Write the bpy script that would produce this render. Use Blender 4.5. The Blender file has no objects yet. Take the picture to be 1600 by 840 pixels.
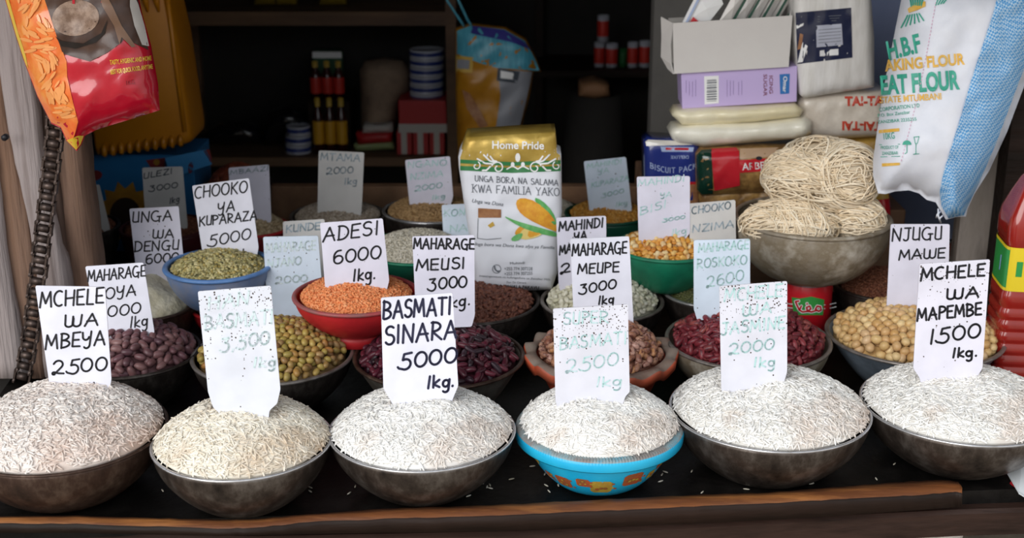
import bpy, bmesh, math, random
import numpy as np
from mathutils import Vector, Matrix, noise
from mathutils.geometry import delaunay_2d_cdt

random.seed(7)
RNG = np.random.default_rng(11)
scene = bpy.context.scene
COL = scene.collection

# ------------------------------------------------------------------ camera
F = 2100.0
PITCH = math.radians(18.5)
CAMZ = 1.6
ROOF_Y = 1.45
cd = bpy.data.cameras.new('camera')
cd.sensor_width = 22.3
cd.lens = 22.3 * F / 1600.0
cd.clip_start = 0.05
cd.dof.use_dof = True
cd.dof.focus_distance = 2.3
cd.dof.aperture_fstop = 2.8
cam = bpy.data.objects.new('camera', cd)
COL.objects.link(cam)
cam.location = (0, 0, CAMZ)
cam.rotation_euler = (math.pi / 2 - PITCH, 0, 0)
scene.camera = cam

# ------------------------------------------------------------------ light
w = bpy.data.worlds.new('overcast_sky')
scene.world = w
w.use_nodes = True
nt = w.node_tree
bg = nt.nodes['Background']
tc = nt.nodes.new('ShaderNodeTexCoord')
sx = nt.nodes.new('ShaderNodeSeparateXYZ')
rp = nt.nodes.new('ShaderNodeValToRGB')
nt.links.new(tc.outputs['Generated'], sx.inputs[0])
nt.links.new(sx.outputs['Z'], rp.inputs[0])
rp.color_ramp.elements[0].position = 0.0
rp.color_ramp.elements[0].color = (0.55, 0.52, 0.48, 1)
rp.color_ramp.elements[1].position = 0.35
rp.color_ramp.elements[1].color = (0.86, 0.93, 1.0, 1)
nt.links.new(rp.outputs[0], bg.inputs[0])
bg.inputs[1].default_value = 0.9
sd = bpy.data.lights.new('sun', 'SUN')
sd.energy = 1.75
sd.angle = math.radians(50)
sd.color = (1.0, 0.98, 0.95)
sun = bpy.data.objects.new('sun', sd)
COL.objects.link(sun)
sun.rotation_euler = Vector((0.55, 0.8, -0.5)).to_track_quat('-Z', 'Y').to_euler()
scene.view_settings.view_transform = 'Standard'
scene.view_settings.look = 'None'
scene.view_settings.gamma = 1
scene.view_settings.use_curve_mapping = False
scene.view_settings.exposure = 0.46

# ------------------------------------------------------------------ pixel rays
FW = Vector((0, math.cos(PITCH), -math.sin(PITCH)))
UP = Vector((0, math.sin(PITCH), math.cos(PITCH)))
CAM = Vector((0, 0, CAMZ))

def ray(px, py):
    return FW + Vector((1, 0, 0)) * ((px - 800.0) / F) + UP * ((420.0 - py) / F)

def at_z(px, py, z):
    d = ray(px, py)
    return CAM + d * ((z - CAMZ) / d.z)

def at_y(px, py, y):
    d = ray(px, py)
    return CAM + d * (y / d.y)

def to_px(p):
    v = Vector(p) - CAM
    k = v.dot(FW)
    return 800 + F * v.x / k, 420 - F * v.dot(UP) / k

def depth(p):
    return (Vector(p) - CAM).dot(FW)

# ------------------------------------------------------------------ materials
def lin(h):
    if isinstance(h, str):
        h = h.lstrip('#')
        c = [int(h[i:i + 2], 16) / 255 for i in (0, 2, 4)]
    else:
        c = list(h)
    return tuple((x / 12.92 if x <= 0.04045 else ((x + 0.055) / 1.055) ** 2.4) for x in c) + (1,)

def new_mat(name):
    m = bpy.data.materials.new(name)
    m.use_nodes = True
    return m, m.node_tree, m.node_tree.nodes['Principled BSDF']

def mat(name, c, rough=0.6, metal=0.0, c2=None, scale=8.0, lo=0.35, hi=0.65, bump=0.0, bscale=None, stretch=None, c3=None, spec=0.5, coat=0.0, detail=6.0, sss=0.0, trans=0.0, alpha=1.0):
    m, t, b = new_mat(name)
    b.inputs['Base Color'].default_value = lin(c)
    b.inputs['Roughness'].default_value = rough
    b.inputs['Metallic'].default_value = metal
    b.inputs['Specular IOR Level'].default_value = spec
    b.inputs['Coat Weight'].default_value = coat
    if sss:
        b.inputs['Subsurface Weight'].default_value = sss
        b.inputs['Subsurface Radius'].default_value = (0.004, 0.003, 0.002)
        b.inputs['Subsurface Scale'].default_value = 1.0
    if trans:
        b.inputs['Transmission Weight'].default_value = trans
    if alpha < 1:
        b.inputs['Alpha'].default_value = alpha
    if c2 or bump:
        co = t.nodes.new('ShaderNodeTexCoord')
        mp = t.nodes.new('ShaderNodeMapping')
        t.links.new(co.outputs['Object'], mp.inputs[0])
        if stretch:
            mp.inputs['Scale'].default_value = stretch
        n = t.nodes.new('ShaderNodeTexNoise')
        n.inputs['Scale'].default_value = scale
        n.inputs['Detail'].default_value = detail
        n.inputs['Roughness'].default_value = 0.65
        t.links.new(mp.outputs[0], n.inputs['Vector'])
        if c2:
            r = t.nodes.new('ShaderNodeValToRGB')
            r.color_ramp.elements[0].position = lo
            r.color_ramp.elements[0].color = lin(c)
            r.color_ramp.elements[1].position = hi
            r.color_ramp.elements[1].color = lin(c2)
            if c3:
                e = r.color_ramp.elements.new((lo + hi) / 2)
                e.color = lin(c3)
            t.links.new(n.outputs['Fac'], r.inputs[0])
            t.links.new(r.outputs[0], b.inputs['Base Color'])
        if bump:
            n2 = n
            if bscale:
                n2 = t.nodes.new('ShaderNodeTexNoise')
                n2.inputs['Scale'].default_value = bscale
                n2.inputs['Detail'].default_value = 4
                t.links.new(mp.outputs[0], n2.inputs['Vector'])
            bp = t.nodes.new('ShaderNodeBump')
            bp.inputs['Strength'].default_value = bump
            bp.inputs['Distance'].default_value = 0.01
            t.links.new(n2.outputs['Fac'], bp.inputs['Height'])
            t.links.new(bp.outputs[0], b.inputs['Normal'])
    return m

def grain_mat(name, cols, rough=0.5, objinfo=False, mottle=None, mscale=180, spec=0.4, sss=0.0, patches=None):
    """colour by grain (random per island) or by object; optional mottling"""
    m, t, b = new_mat(name)
    b.inputs['Roughness'].default_value = rough
    b.inputs['Specular IOR Level'].default_value = spec
    if sss:
        b.inputs['Subsurface Weight'].default_value = sss
        b.inputs['Subsurface Radius'].default_value = (0.006, 0.0052, 0.0045)
        b.inputs['Subsurface Scale'].default_value = 1.0
    if objinfo:
        src = t.nodes.new('ShaderNodeObjectInfo').outputs['Random']
    else:
        src = t.nodes.new('ShaderNodeNewGeometry').outputs['Random Per Island']
    r = t.nodes.new('ShaderNodeValToRGB')
    cr = r.color_ramp
    k = len(cols)
    cr.elements[0].color = lin(cols[0])
    cr.elements[1].color = lin(cols[-1])
    for i in range(1, k - 1):
        e = cr.elements.new(i / (k - 1))
        e.color = lin(cols[i])
    t.links.new(src, r.inputs[0])
    out = r.outputs[0]
    if mottle:
        co = t.nodes.new('ShaderNodeTexCoord')
        n = t.nodes.new('ShaderNodeTexNoise')
        n.inputs['Scale'].default_value = mscale
        n.inputs['Detail'].default_value = 3
        t.links.new(co.outputs['Object'], n.inputs['Vector'])
        q = t.nodes.new('ShaderNodeMapRange')
        q.inputs['From Min'].default_value = 0.52
        q.inputs['From Max'].default_value = 0.62
        t.links.new(n.outputs['Fac'], q.inputs['Value'])
        mx = t.nodes.new('ShaderNodeMix')
        mx.data_type = 'RGBA'
        t.links.new(q.outputs[0], mx.inputs['Factor'])
        t.links.new(out, mx.inputs['A'])
        mx.inputs['B'].default_value = lin(mottle)
        out = mx.outputs['Result']
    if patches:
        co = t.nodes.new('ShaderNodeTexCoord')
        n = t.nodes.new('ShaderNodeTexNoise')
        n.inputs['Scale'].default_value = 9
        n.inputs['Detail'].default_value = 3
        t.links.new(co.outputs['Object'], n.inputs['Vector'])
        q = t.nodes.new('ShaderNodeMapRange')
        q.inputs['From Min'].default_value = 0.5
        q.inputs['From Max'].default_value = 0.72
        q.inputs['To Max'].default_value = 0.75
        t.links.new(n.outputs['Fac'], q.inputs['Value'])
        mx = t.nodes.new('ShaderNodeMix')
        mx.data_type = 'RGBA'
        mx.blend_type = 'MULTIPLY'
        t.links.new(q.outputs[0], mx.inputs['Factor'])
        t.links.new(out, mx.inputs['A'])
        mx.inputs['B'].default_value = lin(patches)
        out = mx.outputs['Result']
    t.links.new(out, b.inputs['Base Color'])
    return m

def card_mat(name, c, specks=0.0, seed=0.0):
    """painted white card; fly specks thicker towards the upper edge"""
    m, t, b = new_mat(name)
    b.inputs['Roughness'].default_value = 0.45
    co = t.nodes.new('ShaderNodeTexCoord')
    n = t.nodes.new('ShaderNodeTexNoise')
    n.inputs['Scale'].default_value = 14
    n.inputs['Detail'].default_value = 5
    t.links.new(co.outputs['Object'], n.inputs['Vector'])
    r = t.nodes.new('ShaderNodeValToRGB')
    r.color_ramp.elements[0].position = 0.3
    r.color_ramp.elements[0].color = lin([x * 0.94 for x in c])
    r.color_ramp.elements[1].position = 0.6
    r.color_ramp.elements[1].color = lin(c)
    t.links.new(n.outputs['Fac'], r.inputs[0])
    out = r.outputs[0]
    if specks > 0:
        mp = t.nodes.new('ShaderNodeMapping')
        mp.inputs['Location'].default_value = (seed, seed, seed)
        t.links.new(co.outputs['Object'], mp.inputs[0])
        v = t.nodes.new('ShaderNodeTexVoronoi')
        v.inputs['Scale'].default_value = 330
        t.links.new(mp.outputs[0], v.inputs['Vector'])
        sc = t.nodes.new('ShaderNodeSeparateColor')
        t.links.new(v.outputs['Color'], sc.inputs[0])
        gz = t.nodes.new('ShaderNodeSeparateXYZ')
        t.links.new(co.outputs['Generated'], gz.inputs[0])
        n2 = t.nodes.new('ShaderNodeTexNoise')
        n2.inputs['Scale'].default_value = 20
        t.links.new(mp.outputs[0], n2.inputs['Vector'])
        den = t.nodes.new('ShaderNodeMapRange')     # density by height
        den.inputs['From Min'].default_value = 0.45
        den.inputs['From Max'].default_value = 1.0
        den.inputs['To Min'].default_value = 0.02
        den.inputs['To Max'].default_value = specks
        t.links.new(gz.outputs['Z'], den.inputs['Value'])
        mu = t.nodes.new('ShaderNodeMath'); mu.operation = 'MULTIPLY'
        t.links.new(den.outputs[0], mu.inputs[0])
        t.links.new(n2.outputs['Fac'], mu.inputs[1])
        less = t.nodes.new('ShaderNodeMath'); less.operation = 'LESS_THAN'
        t.links.new(sc.outputs[0], less.inputs[0])
        t.links.new(mu.outputs[0], less.inputs[1])
        rad = t.nodes.new('ShaderNodeMath'); rad.operation = 'MULTIPLY'
        t.links.new(sc.outputs[1], rad.inputs[0])
        rad.inputs[1].default_value = 0.55
        near = t.nodes.new('ShaderNodeMath'); near.operation = 'LESS_THAN'
        t.links.new(v.outputs['Distance'], near.inputs[0])
        t.links.new(rad.outputs[0], near.inputs[1])
        an = t.nodes.new('ShaderNodeMath'); an.operation = 'MULTIPLY'
        t.links.new(less.outputs[0], an.inputs[0])
        t.links.new(near.outputs[0], an.inputs[1])
        mx = t.nodes.new('ShaderNodeMix'); mx.data_type = 'RGBA'
        t.links.new(an.outputs[0], mx.inputs['Factor'])
        t.links.new(out, mx.inputs['A'])
        mx.inputs['B'].default_value = lin('#3a2c22')
        out = mx.outputs['Result']
    t.links.new(out, b.inputs['Base Color'])
    return m

M = {}
M['black_ink'] = mat('black_ink', '#14131c', 0.5)
M['navy_ink'] = mat('navy_ink', '#1c1d3c', 0.5)
M['teal_ink'] = mat('teal_ink', '#b0d6d4', 0.6, c2='#d6dfe8', scale=110, lo=0.45, hi=0.72)
M['pale_ink'] = mat('pale_ink', '#cbdfe0', 0.6, c2='#dfe3ec', scale=110, lo=0.44, hi=0.7)
M['grey_ink'] = mat('grey_ink', '#6f8189', 0.6, c2='#a9b6c0', scale=70, lo=0.4, hi=0.6)
M['dull_ink'] = mat('dull_ink', '#3f4650', 0.6)
M['old_metal'] = mat('old_metal', '#2b2624', 0.36, 0.65, c2='#8a837d', scale=7, lo=0.36, hi=0.72, c3='#4b4440', bump=0.2, bscale=45)
M['brown_metal'] = mat('brown_metal', '#2c1d18', 0.5, 0.5, c2='#6a5649', scale=6, lo=0.35, hi=0.68, bump=0.2, bscale=45)
M['dark_metal'] = mat('dark_metal', '#2b2624', 0.5, 0.6, c2='#544b46', scale=8, lo=0.35, hi=0.7, bump=0.15, bscale=40)
def worn_metal(name, dark, mid, light, metal=.6, rough=.38):
    m, t, b = new_mat(name)
    b.inputs['Metallic'].default_value = metal
    co = t.nodes.new('ShaderNodeTexCoord')
    def noise_(scale, detail, stretch=None):
        mp = t.nodes.new('ShaderNodeMapping')
        t.links.new(co.outputs['Object'], mp.inputs[0])
        if stretch: mp.inputs['Scale'].default_value = stretch
        n = t.nodes.new('ShaderNodeTexNoise'); n.inputs['Scale'].default_value = scale; n.inputs['Detail'].default_value = detail; n.inputs['Roughness'].default_value = .7
        t.links.new(mp.outputs[0], n.inputs['Vector'])
        return n.outputs['Fac']
    a = noise_(9, 8); c = noise_(38, 6, (1, 1, .45))
    mx = t.nodes.new('ShaderNodeMath'); mx.operation = 'MULTIPLY_ADD'
    t.links.new(c, mx.inputs[0]); mx.inputs[1].default_value = .55
    hf = t.nodes.new('ShaderNodeMath'); hf.operation = 'MULTIPLY'; t.links.new(a, hf.inputs[0]); hf.inputs[1].default_value = .55
    t.links.new(hf.outputs[0], mx.inputs[2])
    r = t.nodes.new('ShaderNodeValToRGB')
    r.color_ramp.elements[0].position = .40; r.color_ramp.elements[0].color = lin(dark)
    r.color_ramp.elements[1].position = .8; r.color_ramp.elements[1].color = lin(light)
    e = r.color_ramp.elements.new(.56); e.color = lin(mid)
    t.links.new(mx.outputs[0], r.inputs[0]); t.links.new(r.outputs[0], b.inputs['Base Color'])
    q = t.nodes.new('ShaderNodeMapRange'); q.inputs['From Min'].default_value = .35; q.inputs['From Max'].default_value = .7
    q.inputs['To Min'].default_value = rough + .14; q.inputs['To Max'].default_value = rough - .08
    t.links.new(a, q.inputs['Value']); t.links.new(q.outputs[0], b.inputs['Roughness'])
    bp = t.nodes.new('ShaderNodeBump'); bp.inputs['Strength'].default_value = .25; bp.inputs['Distance'].default_value = .004
    t.links.new(mx.outputs[0], bp.inputs['Height']); t.links.new(bp.outputs[0], b.inputs['Normal'])
    return m
M['old_metal'] = worn_metal('old_metal', '#1c1715', '#4e453f', '#8f8882', .7)
M['brown_metal'] = worn_metal('brown_metal', '#21140e', '#46332a', '#7d6a5c', .5, .46)
M['dark_metal'] = worn_metal('dark_metal', '#191513', '#3d3531', '#77706a', .6, .45)
M['pot_metal'] = worn_metal('pot_metal', '#756a5c', '#a59c8e', '#cfc9be', .15, .48)
M['zinc'] = worn_metal('zinc', '#76828e', '#a0adba', '#c2ccd6', .1, .42)
M['steel'] = mat('steel', '#d4d4d8', 0.25, 0.7, c2='#aaa6a4', scale=20)
M['grey_rim'] = mat('grey_rim', '#958e89', 0.4, 0.5, c2='#6b625c', scale=30)
M['zinc'] = mat('zinc', '#93a1b0', 0.42, 0.1, c2='#5a636c', scale=9, bump=0.1, bscale=50)
M['pale_metal'] = mat('pale_metal', '#8b867e', 0.42, 0.7, c2='#b8b4ab', scale=8, c3='#7a7167', lo=0.3, hi=0.7, bump=0.12, bscale=30)
M['pot_metal'] = mat('pot_metal', '#9a9184', 0.5, 0.12, c2='#c6bfb3', scale=9, c3='#80735f', lo=0.33, hi=0.68, bump=0.2, bscale=60)
M['red_plastic'] = mat('red_plastic', '#c8262b', 0.45, c2='#a51d24', scale=10, bump=0.05, bscale=80)
M['red_plastic_rim'] = mat('red_plastic_rim', '#b04448', 0.5, c2='#8e5a58', scale=20)
M['dark_red_plastic'] = mat('dark_red_plastic', '#7d1a1c', 0.5, c2='#5c1416', scale=10)
M['maroon_plastic'] = mat('maroon_plastic', '#4a1518', 0.5)
M['green_plastic'] = mat('green_plastic', '#1c8a66', 0.42, c2='#15694f', scale=12, bump=0.05, bscale=70)
M['dark_green_plastic'] = mat('dark_green_plastic', '#0f4f3c', 0.45)
M['blue_plastic'] = mat('blue_plastic', '#12a6d8', 0.35, c2='#2bb6df', scale=9)
M['blue_dirty'] = mat('blue_dirty', '#8a8582', 0.6, c2='#4a9fbb', scale=14, lo=0.45, hi=0.68, c3='#8fa3a8')
M['slate_blue'] = mat('slate_blue', '#6c87b4', 0.45, c2='#8b8fa0', scale=14, lo=0.4, hi=0.65, bump=0.1, bscale=60)
M['slate_blue_rim'] = mat('slate_blue_rim', '#6f9bd6', 0.4, c2='#587fb8', scale=20)
M['orange_plastic'] = mat('orange_plastic', '#c04a2e', 0.5, c2='#96391f', scale=14, lo=0.4, hi=0.65)
M['orange_rim'] = mat('orange_rim', '#d25a38', 0.55, c2='#b0563c', scale=18, lo=0.4, hi=0.6)
M['dusty_rim'] = mat('dusty_rim', '#93877c', 0.7, c2='#7a5a4c', scale=20)

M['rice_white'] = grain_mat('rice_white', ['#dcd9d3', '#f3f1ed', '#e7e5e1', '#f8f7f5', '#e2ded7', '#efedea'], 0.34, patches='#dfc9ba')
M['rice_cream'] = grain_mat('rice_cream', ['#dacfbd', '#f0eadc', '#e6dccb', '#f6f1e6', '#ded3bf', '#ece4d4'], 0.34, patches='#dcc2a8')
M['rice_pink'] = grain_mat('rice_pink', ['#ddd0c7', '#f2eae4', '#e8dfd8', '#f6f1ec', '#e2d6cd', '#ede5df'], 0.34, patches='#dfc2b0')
M['lentil'] = grain_mat('lentil', ['#e0814c', '#ee9a62', '#e58a54', '#f0a875', '#d97440'], 0.5)
M['mung'] = grain_mat('mung', ['#a39a62', '#cfc48c', '#7f7a50', '#dccf9c', '#b49c54', '#5a5a3c'], 0.5)
M['wheat'] = grain_mat('wheat', ['#a9865a', '#c29f70', '#937149', '#b9976a'], 0.55)
M['sorghum'] = grain_mat('sorghum', ['#a09080', '#beb0a0', '#8c7c6a', '#c9bdae'], 0.6)
M['beige'] = grain_mat('beige', ['#c0aa88', '#a8916e', '#cdbb9c', '#96815f'], 0.55)
M['millet'] = grain_mat('millet', ['#6e3f2c', '#86543c', '#593022'], 0.6)
M['peanut'] = grain_mat('peanut', ['#7c3828', '#92462f', '#662a20', '#8a5036'], 0.5)
M['white_grain'] = grain_mat('white_grain', ['#c8c0ae', '#dcd6c8', '#b4ab96'], 0.55)
M['far_maize'] = grain_mat('far_maize', ['#c98a2c', '#dba24a', '#b87624', '#e2b464'], 0.5)
M['brown_seed'] = grain_mat('brown_seed', ['#6b3d30', '#7d4c3c', '#583026', '#8a5a46'], 0.5)
M['dark_mung'] = grain_mat('dark_mung', ['#4c5030', '#5f6238', '#3b3f28'], 0.5)
M['flour'] = mat('flour', '#e6dfca', 0.9, c2='#b8ae90', scale=16, lo=0.4, hi=0.7, bump=0.6, bscale=60)

BEAN = {
 'purple': (['#64424a', '#7a5656', '#543840', '#876462', '#6c484c'], None),
 'green': (['#94823f', '#b39a52', '#8a6440', '#9c8c46', '#b08f60', '#7c5f3a', '#bca65c', '#a8763f'], None),
 'kidney': (['#3a1822', '#5c2030', '#2a161c', '#6a2836', '#34202a', '#2e2026'], None),
 'pinto': (['#a9765c', '#8a5a48', '#b58a70', '#b99084', '#946858', '#c08a60', '#7a4c40'], '#6b4038'),
 'red': (['#7a2a34', '#662028', '#8e3a40', '#5a1c26', '#a0524c'], '#57202a'),
 'bambara': (['#d9b880', '#cda870', '#e3c794', '#c89c62', '#d6b48a'], None),
 'maize': (['#e0a040', '#d08a2c', '#ecc070', '#e8d0a0', '#c87a28', '#efb860'], None),
 'white': (['#d6d2bc', '#e6e2d0', '#c4c0a4', '#dedac4', '#eeeada'], None),
}
for k_, (c_, mo_) in BEAN.items():
    M['bean_' + k_] = grain_mat('bean_' + k_, c_, 0.36, objinfo=True, mottle=mo_, mscale=160)
    M['under_' + k_] = grain_mat('under_' + k_, c_, 0.42, mottle=mo_, mscale=160)

# ------------------------------------------------------------------ mesh builder
class MB:
    def __init__(s):
        s.v, s.f, s.m, s.sm = [], [], [], []
    def add(s, vs, fs, m=0, smooth=True):
        b = len(s.v)
        s.v.extend([tuple(v) for v in vs])
        for f in fs:
            s.f.append(tuple(b + i for i in f))
            s.m.append(m)
            s.sm.append(smooth)
        return s
    def box(s, lo, hi, m=0, xf=None):
        x0, y0, z0 = lo; x1, y1, z1 = hi
        vs = [Vector(p) for p in ((x0,y0,z0),(x1,y0,z0),(x1,y1,z0),(x0,y1,z0),(x0,y0,z1),(x1,y0,z1),(x1,y1,z1),(x0,y1,z1))]
        if xf is not None:
            vs = [xf @ v for v in vs]
        return s.add(vs, [(0,3,2,1),(4,5,6,7),(0,1,5,4),(1,2,6,5),(2,3,7,6),(3,0,4,7)], m, False)
    def lathe(s, prof, n=64, c=(0,0,0), m=0, rfun=None, zfun=None, closed=False):
        """prof: list of (r,z); rfun/zfun(k, angle) change each profile point"""
        vs, fs = [], []
        for k, (r, z) in enumerate(prof):
            for i in range(n):
                a = 2 * math.pi * i / n
                rr = r * (rfun(k, a) if rfun else 1)
                zz = z + (zfun(k, a) if zfun else 0)
                vs.append((c[0] + rr * math.cos(a), c[1] + rr * math.sin(a), c[2] + zz))
        K = len(prof)
        for k in range(K if closed else K - 1):
            k2 = (k + 1) % K
            for i in range(n):
                j = (i + 1) % n
                fs.append((k * n + i, k * n + j, k2 * n + j, k2 * n + i))
        s.add(vs, fs, m)
        return s
    def tube(s, path, r, n=8, m=0, caps=True, closed=False):
        path = [Vector(p) for p in path]
        K = len(path)
        vs, fs = [], []
        prev = None
        for k in range(K):
            if closed:
                t = path[(k + 1) % K] - path[k - 1]
            else:
                t = path[min(k + 1, K - 1)] - path[max(k - 1, 0)]
            t.normalize()
            a = prev - t * prev.dot(t) if prev is not None else t.orthogonal()
            if a.length < 1e-6:
                a = t.orthogonal()
            a.normalize()
            prev = a
            b = t.cross(a)
            rr = r[k] if hasattr(r, '__len__') else r
            for i in range(n):
                q = 2 * math.pi * i / n
                vs.append(path[k] + (a * math.cos(q) + b * math.sin(q)) * rr)
        for k in range(K if closed else K - 1):
            k2 = (k + 1) % K
            for i in range(n):
                j = (i + 1) % n
                fs.append((k * n + i, k * n + j, k2 * n + j, k2 * n + i))
        if caps and not closed:
            fs.append(tuple(range(n))[::-1])
            fs.append(tuple((K - 1) * n + i for i in range(n)))
        return s.add(vs, fs, m)
    def build(s, name, mats, parent=None, bevel=0, origin=None, seg=2):
        me = bpy.data.meshes.new(name)
        me.from_pydata(s.v, [], s.f)
        mats = mats if isinstance(mats, (list, tuple)) else [mats]
        for m in mats:
            me.materials.append(m)
        me.polygons.foreach_set('material_index', s.m)
        me.polygons.foreach_set('use_smooth', s.sm)
        me.update()
        return place(name, me, parent, bevel, origin, seg)

def place(name, me, parent=None, bevel=0, origin=None, seg=2):
    o = bpy.data.objects.new(name, me)
    COL.objects.link(o)
    if origin is None and parent is None:
        co = np.empty(len(me.vertices) * 3)
        me.vertices.foreach_get('co', co)
        co = co.reshape(-1, 3)
        origin = Vector(((co[:, 0].min() + co[:, 0].max()) / 2, (co[:, 1].min() + co[:, 1].max()) / 2, co[:, 2].min()))
    if parent is not None:
        origin = wloc(parent)
    me.transform(Matrix.Translation(-Vector(origin)))
    if parent is not None:
        o.parent = parent
    else:
        o.location = origin
    if bevel:
        md = o.modifiers.new('bevel', 'BEVEL')
        md.width = bevel
        md.segments = seg
        md.limit_method = 'ANGLE'
    return o

def wloc(o):
    p = Vector((0, 0, 0))
    while o is not None:
        p += Vector(o.location)
        o = o.parent
    return p

def fast_mesh(name, verts, quads, mats, parent=None, smooth=True, origin=None):
    me = bpy.data.meshes.new(name)
    verts = np.asarray(verts, dtype=np.float32).reshape(-1, 3)
    quads = np.asarray(quads, dtype=np.int32).reshape(-1, 4)
    me.vertices.add(len(verts))
    me.vertices.foreach_set('co', verts.ravel())
    me.loops.add(quads.size)
    me.loops.foreach_set('vertex_index', quads.ravel())
    me.polygons.add(len(quads))
    me.polygons.foreach_set('loop_start', np.arange(0, quads.size, 4, dtype=np.int32))
    me.polygons.foreach_set('use_smooth', np.full(len(quads), smooth, dtype=bool))
    for m in (mats if isinstance(mats, (list, tuple)) else [mats]):
        me.materials.append(m)
    me.update(calc_edges=True)
    me.validate()
    return place(name, me, parent, origin=origin)

def tag(o, label=None, cat=None, group=None, kind=None):
    if label: o['label'] = label
    if cat: o['category'] = cat
    if group: o['group'] = group
    if kind: o['kind'] = kind
    return o

def thing(name, loc, label, cat, group=None):
    o = bpy.data.objects.new(name, None)
    COL.objects.link(o)
    o.location = loc
    o.empty_display_size = 0.05
    return tag(o, label, cat, group)

# ------------------------------------------------------------------ flat shapes on surfaces
def poly_dist(poly, x, y):
    """signed-ish distance (inside > 0, outside 0) of arrays x,y to a px polygon"""
    x = np.atleast_1d(np.asarray(x, float)); y = np.atleast_1d(np.asarray(y, float))
    d = np.full(x.shape, 1e9)
    ins = np.zeros(x.shape, bool)
    P = np.asarray(poly, float)
    for i in range(len(P)):
        ax, ay = P[i]; bx, by = P[(i + 1) % len(P)]
        ex, ey = bx - ax, by - ay
        t = np.clip(((x - ax) * ex + (y - ay) * ey) / max(ex * ex + ey * ey, 1e-9), 0, 1)
        d = np.minimum(d, np.hypot(x - ax - t * ex, y - ay - t * ey))
        c = ((ay > y) != (by > y)) & (x < (bx - ax) * (y - ay) / ((by - ay) if by != ay else 1e-9) + ax)
        ins ^= c
    return np.where(ins, d, 0.0)

def resample(poly, step, closed=True):
    out = []
    n = len(poly)
    for i in range(n if closed else n - 1):
        a = poly[i]; b = poly[(i + 1) % n]
        L = math.hypot(b[0] - a[0], b[1] - a[1])
        k = max(1, int(L / step))
        for j in range(k):
            out.append((a[0] + (b[0] - a[0]) * j / k, a[1] + (b[1] - a[1]) * j / k))
    if not closed:
        out.append(tuple(poly[-1]))
    return out

def smooth_poly(poly, it=2):
    for _ in range(it):
        q = []
        for i in range(len(poly)):
            a = poly[i]; b = poly[(i + 1) % len(poly)]
            q.append((a[0] * .75 + b[0] * .25, a[1] * .75 + b[1] * .25))
            q.append((a[0] * .25 + b[0] * .75, a[1] * .25 + b[1] * .75))
        poly = q
    return poly

def tri_fill(poly, step):
    """triangulate a px polygon with interior points"""
    P = np.asarray(poly, float)
    x0, y0 = P.min(0); x1, y1 = P.max(0)
    gx, gy = np.meshgrid(np.arange(x0 + step / 2, x1, step), np.arange(y0 + step / 2, y1, step))
    gx = gx.ravel(); gy = gy.ravel()
    d = poly_dist(poly, gx, gy)
    k = d > step * 0.35
    pts = [Vector(p) for p in poly] + [Vector((a, b)) for a, b in zip(gx[k], gy[k])]
    r = delaunay_2d_cdt(pts, [], [list(range(len(poly)))], 1, 1e-4)
    return [tuple(v) for v in r[0]], [tuple(f) for f in r[2]]

class Plane:
    """a flat surface through point p with normal n"""
    def __init__(s, p, n):
        s.p, s.n = Vector(p), Vector(n).normalized()
        if s.n.y > 0: s.n = -s.n
    def at(s, px, py, off=0.0):
        d = ray(px, py)
        q = CAM + d * ((s.p - CAM).dot(s.n) / d.dot(s.n))
        return q + s.n * off

class Puff:
    """a stuffed pouch: outline seen from the stall front, bulging towards the street and the shop"""
    def __init__(s, outline, y, bulge, soft, back=None, depth=0.0, wr=0.0, wscale=20, lean=0.0, seed=0, step=8, power=0.5):
        s.o, s.y, s.b, s.soft = outline, y, bulge, soft
        s.back = bulge if back is None else back
        s.depth, s.wr, s.ws, s.lean, s.seed, s.step, s.pw = depth, wr, wscale, lean, seed, step, power
        s.py0 = max(p[1] for p in outline)
    def h(s, px, py):
        d = float(poly_dist(s.o, px, py)[0])
        t = min(d / s.soft, 1.0)
        return (1 - (1 - t) ** 2) ** s.pw
    def base(s, px, py):
        return s.y + (s.py0 - py) / 1000.0 * s.lean
    def at(s, px, py, off=0.0):
        k = s.h(px, py)
        wr = 0
        if s.wr:
            wr = s.wr * k * noise.noise(Vector((px / s.ws, py / s.ws, s.seed)))
            wr += 0.5 * s.wr * k * noise.noise(Vector((px / s.ws * 2.3, py / s.ws * 2.3, s.seed + 5)))
        return at_y(px, py, s.base(px, py) - s.b * k - wr - off)
    def mesh(s, name, mats, parent=None):
        o2 = resample(s.o, s.step)
        vs, fs = tri_fill(o2, s.step)
        mb = MB()
        front = [s.at(*v) for v in vs]
        mid = [at_y(v[0], v[1], s.base(*v)) for v in vs]
        bk = [m + Vector((0, s.depth + s.back * s.h(*v), 0)) for m, v in zip(mid, vs)]
        n = len(vs)
        mb.add(front + bk, [], 0)
        from collections import Counter
        edges = Counter()
        for f in fs:
            a = Vector(vs[f[0]]); b = Vector(vs[f[1]]); c = Vector(vs[f[2]])
            if (b - a).cross(c - a) > 0:
                f = f[::-1]
            mb.f.append(f); mb.m.append(0); mb.sm.append(True)
            mb.f.append(tuple(i + n for i in f[::-1])); mb.m.append(0); mb.sm.append(True)
            for i in range(len(f)):
                edges[(f[i], f[(i + 1) % len(f)])] += 1
        for (a, b) in list(edges):
            if (b, a) not in edges:
                mb.f.append((b, a, a + n, b + n)); mb.m.append(0); mb.sm.append(True)
        return mb.build(name, mats, parent)

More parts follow.
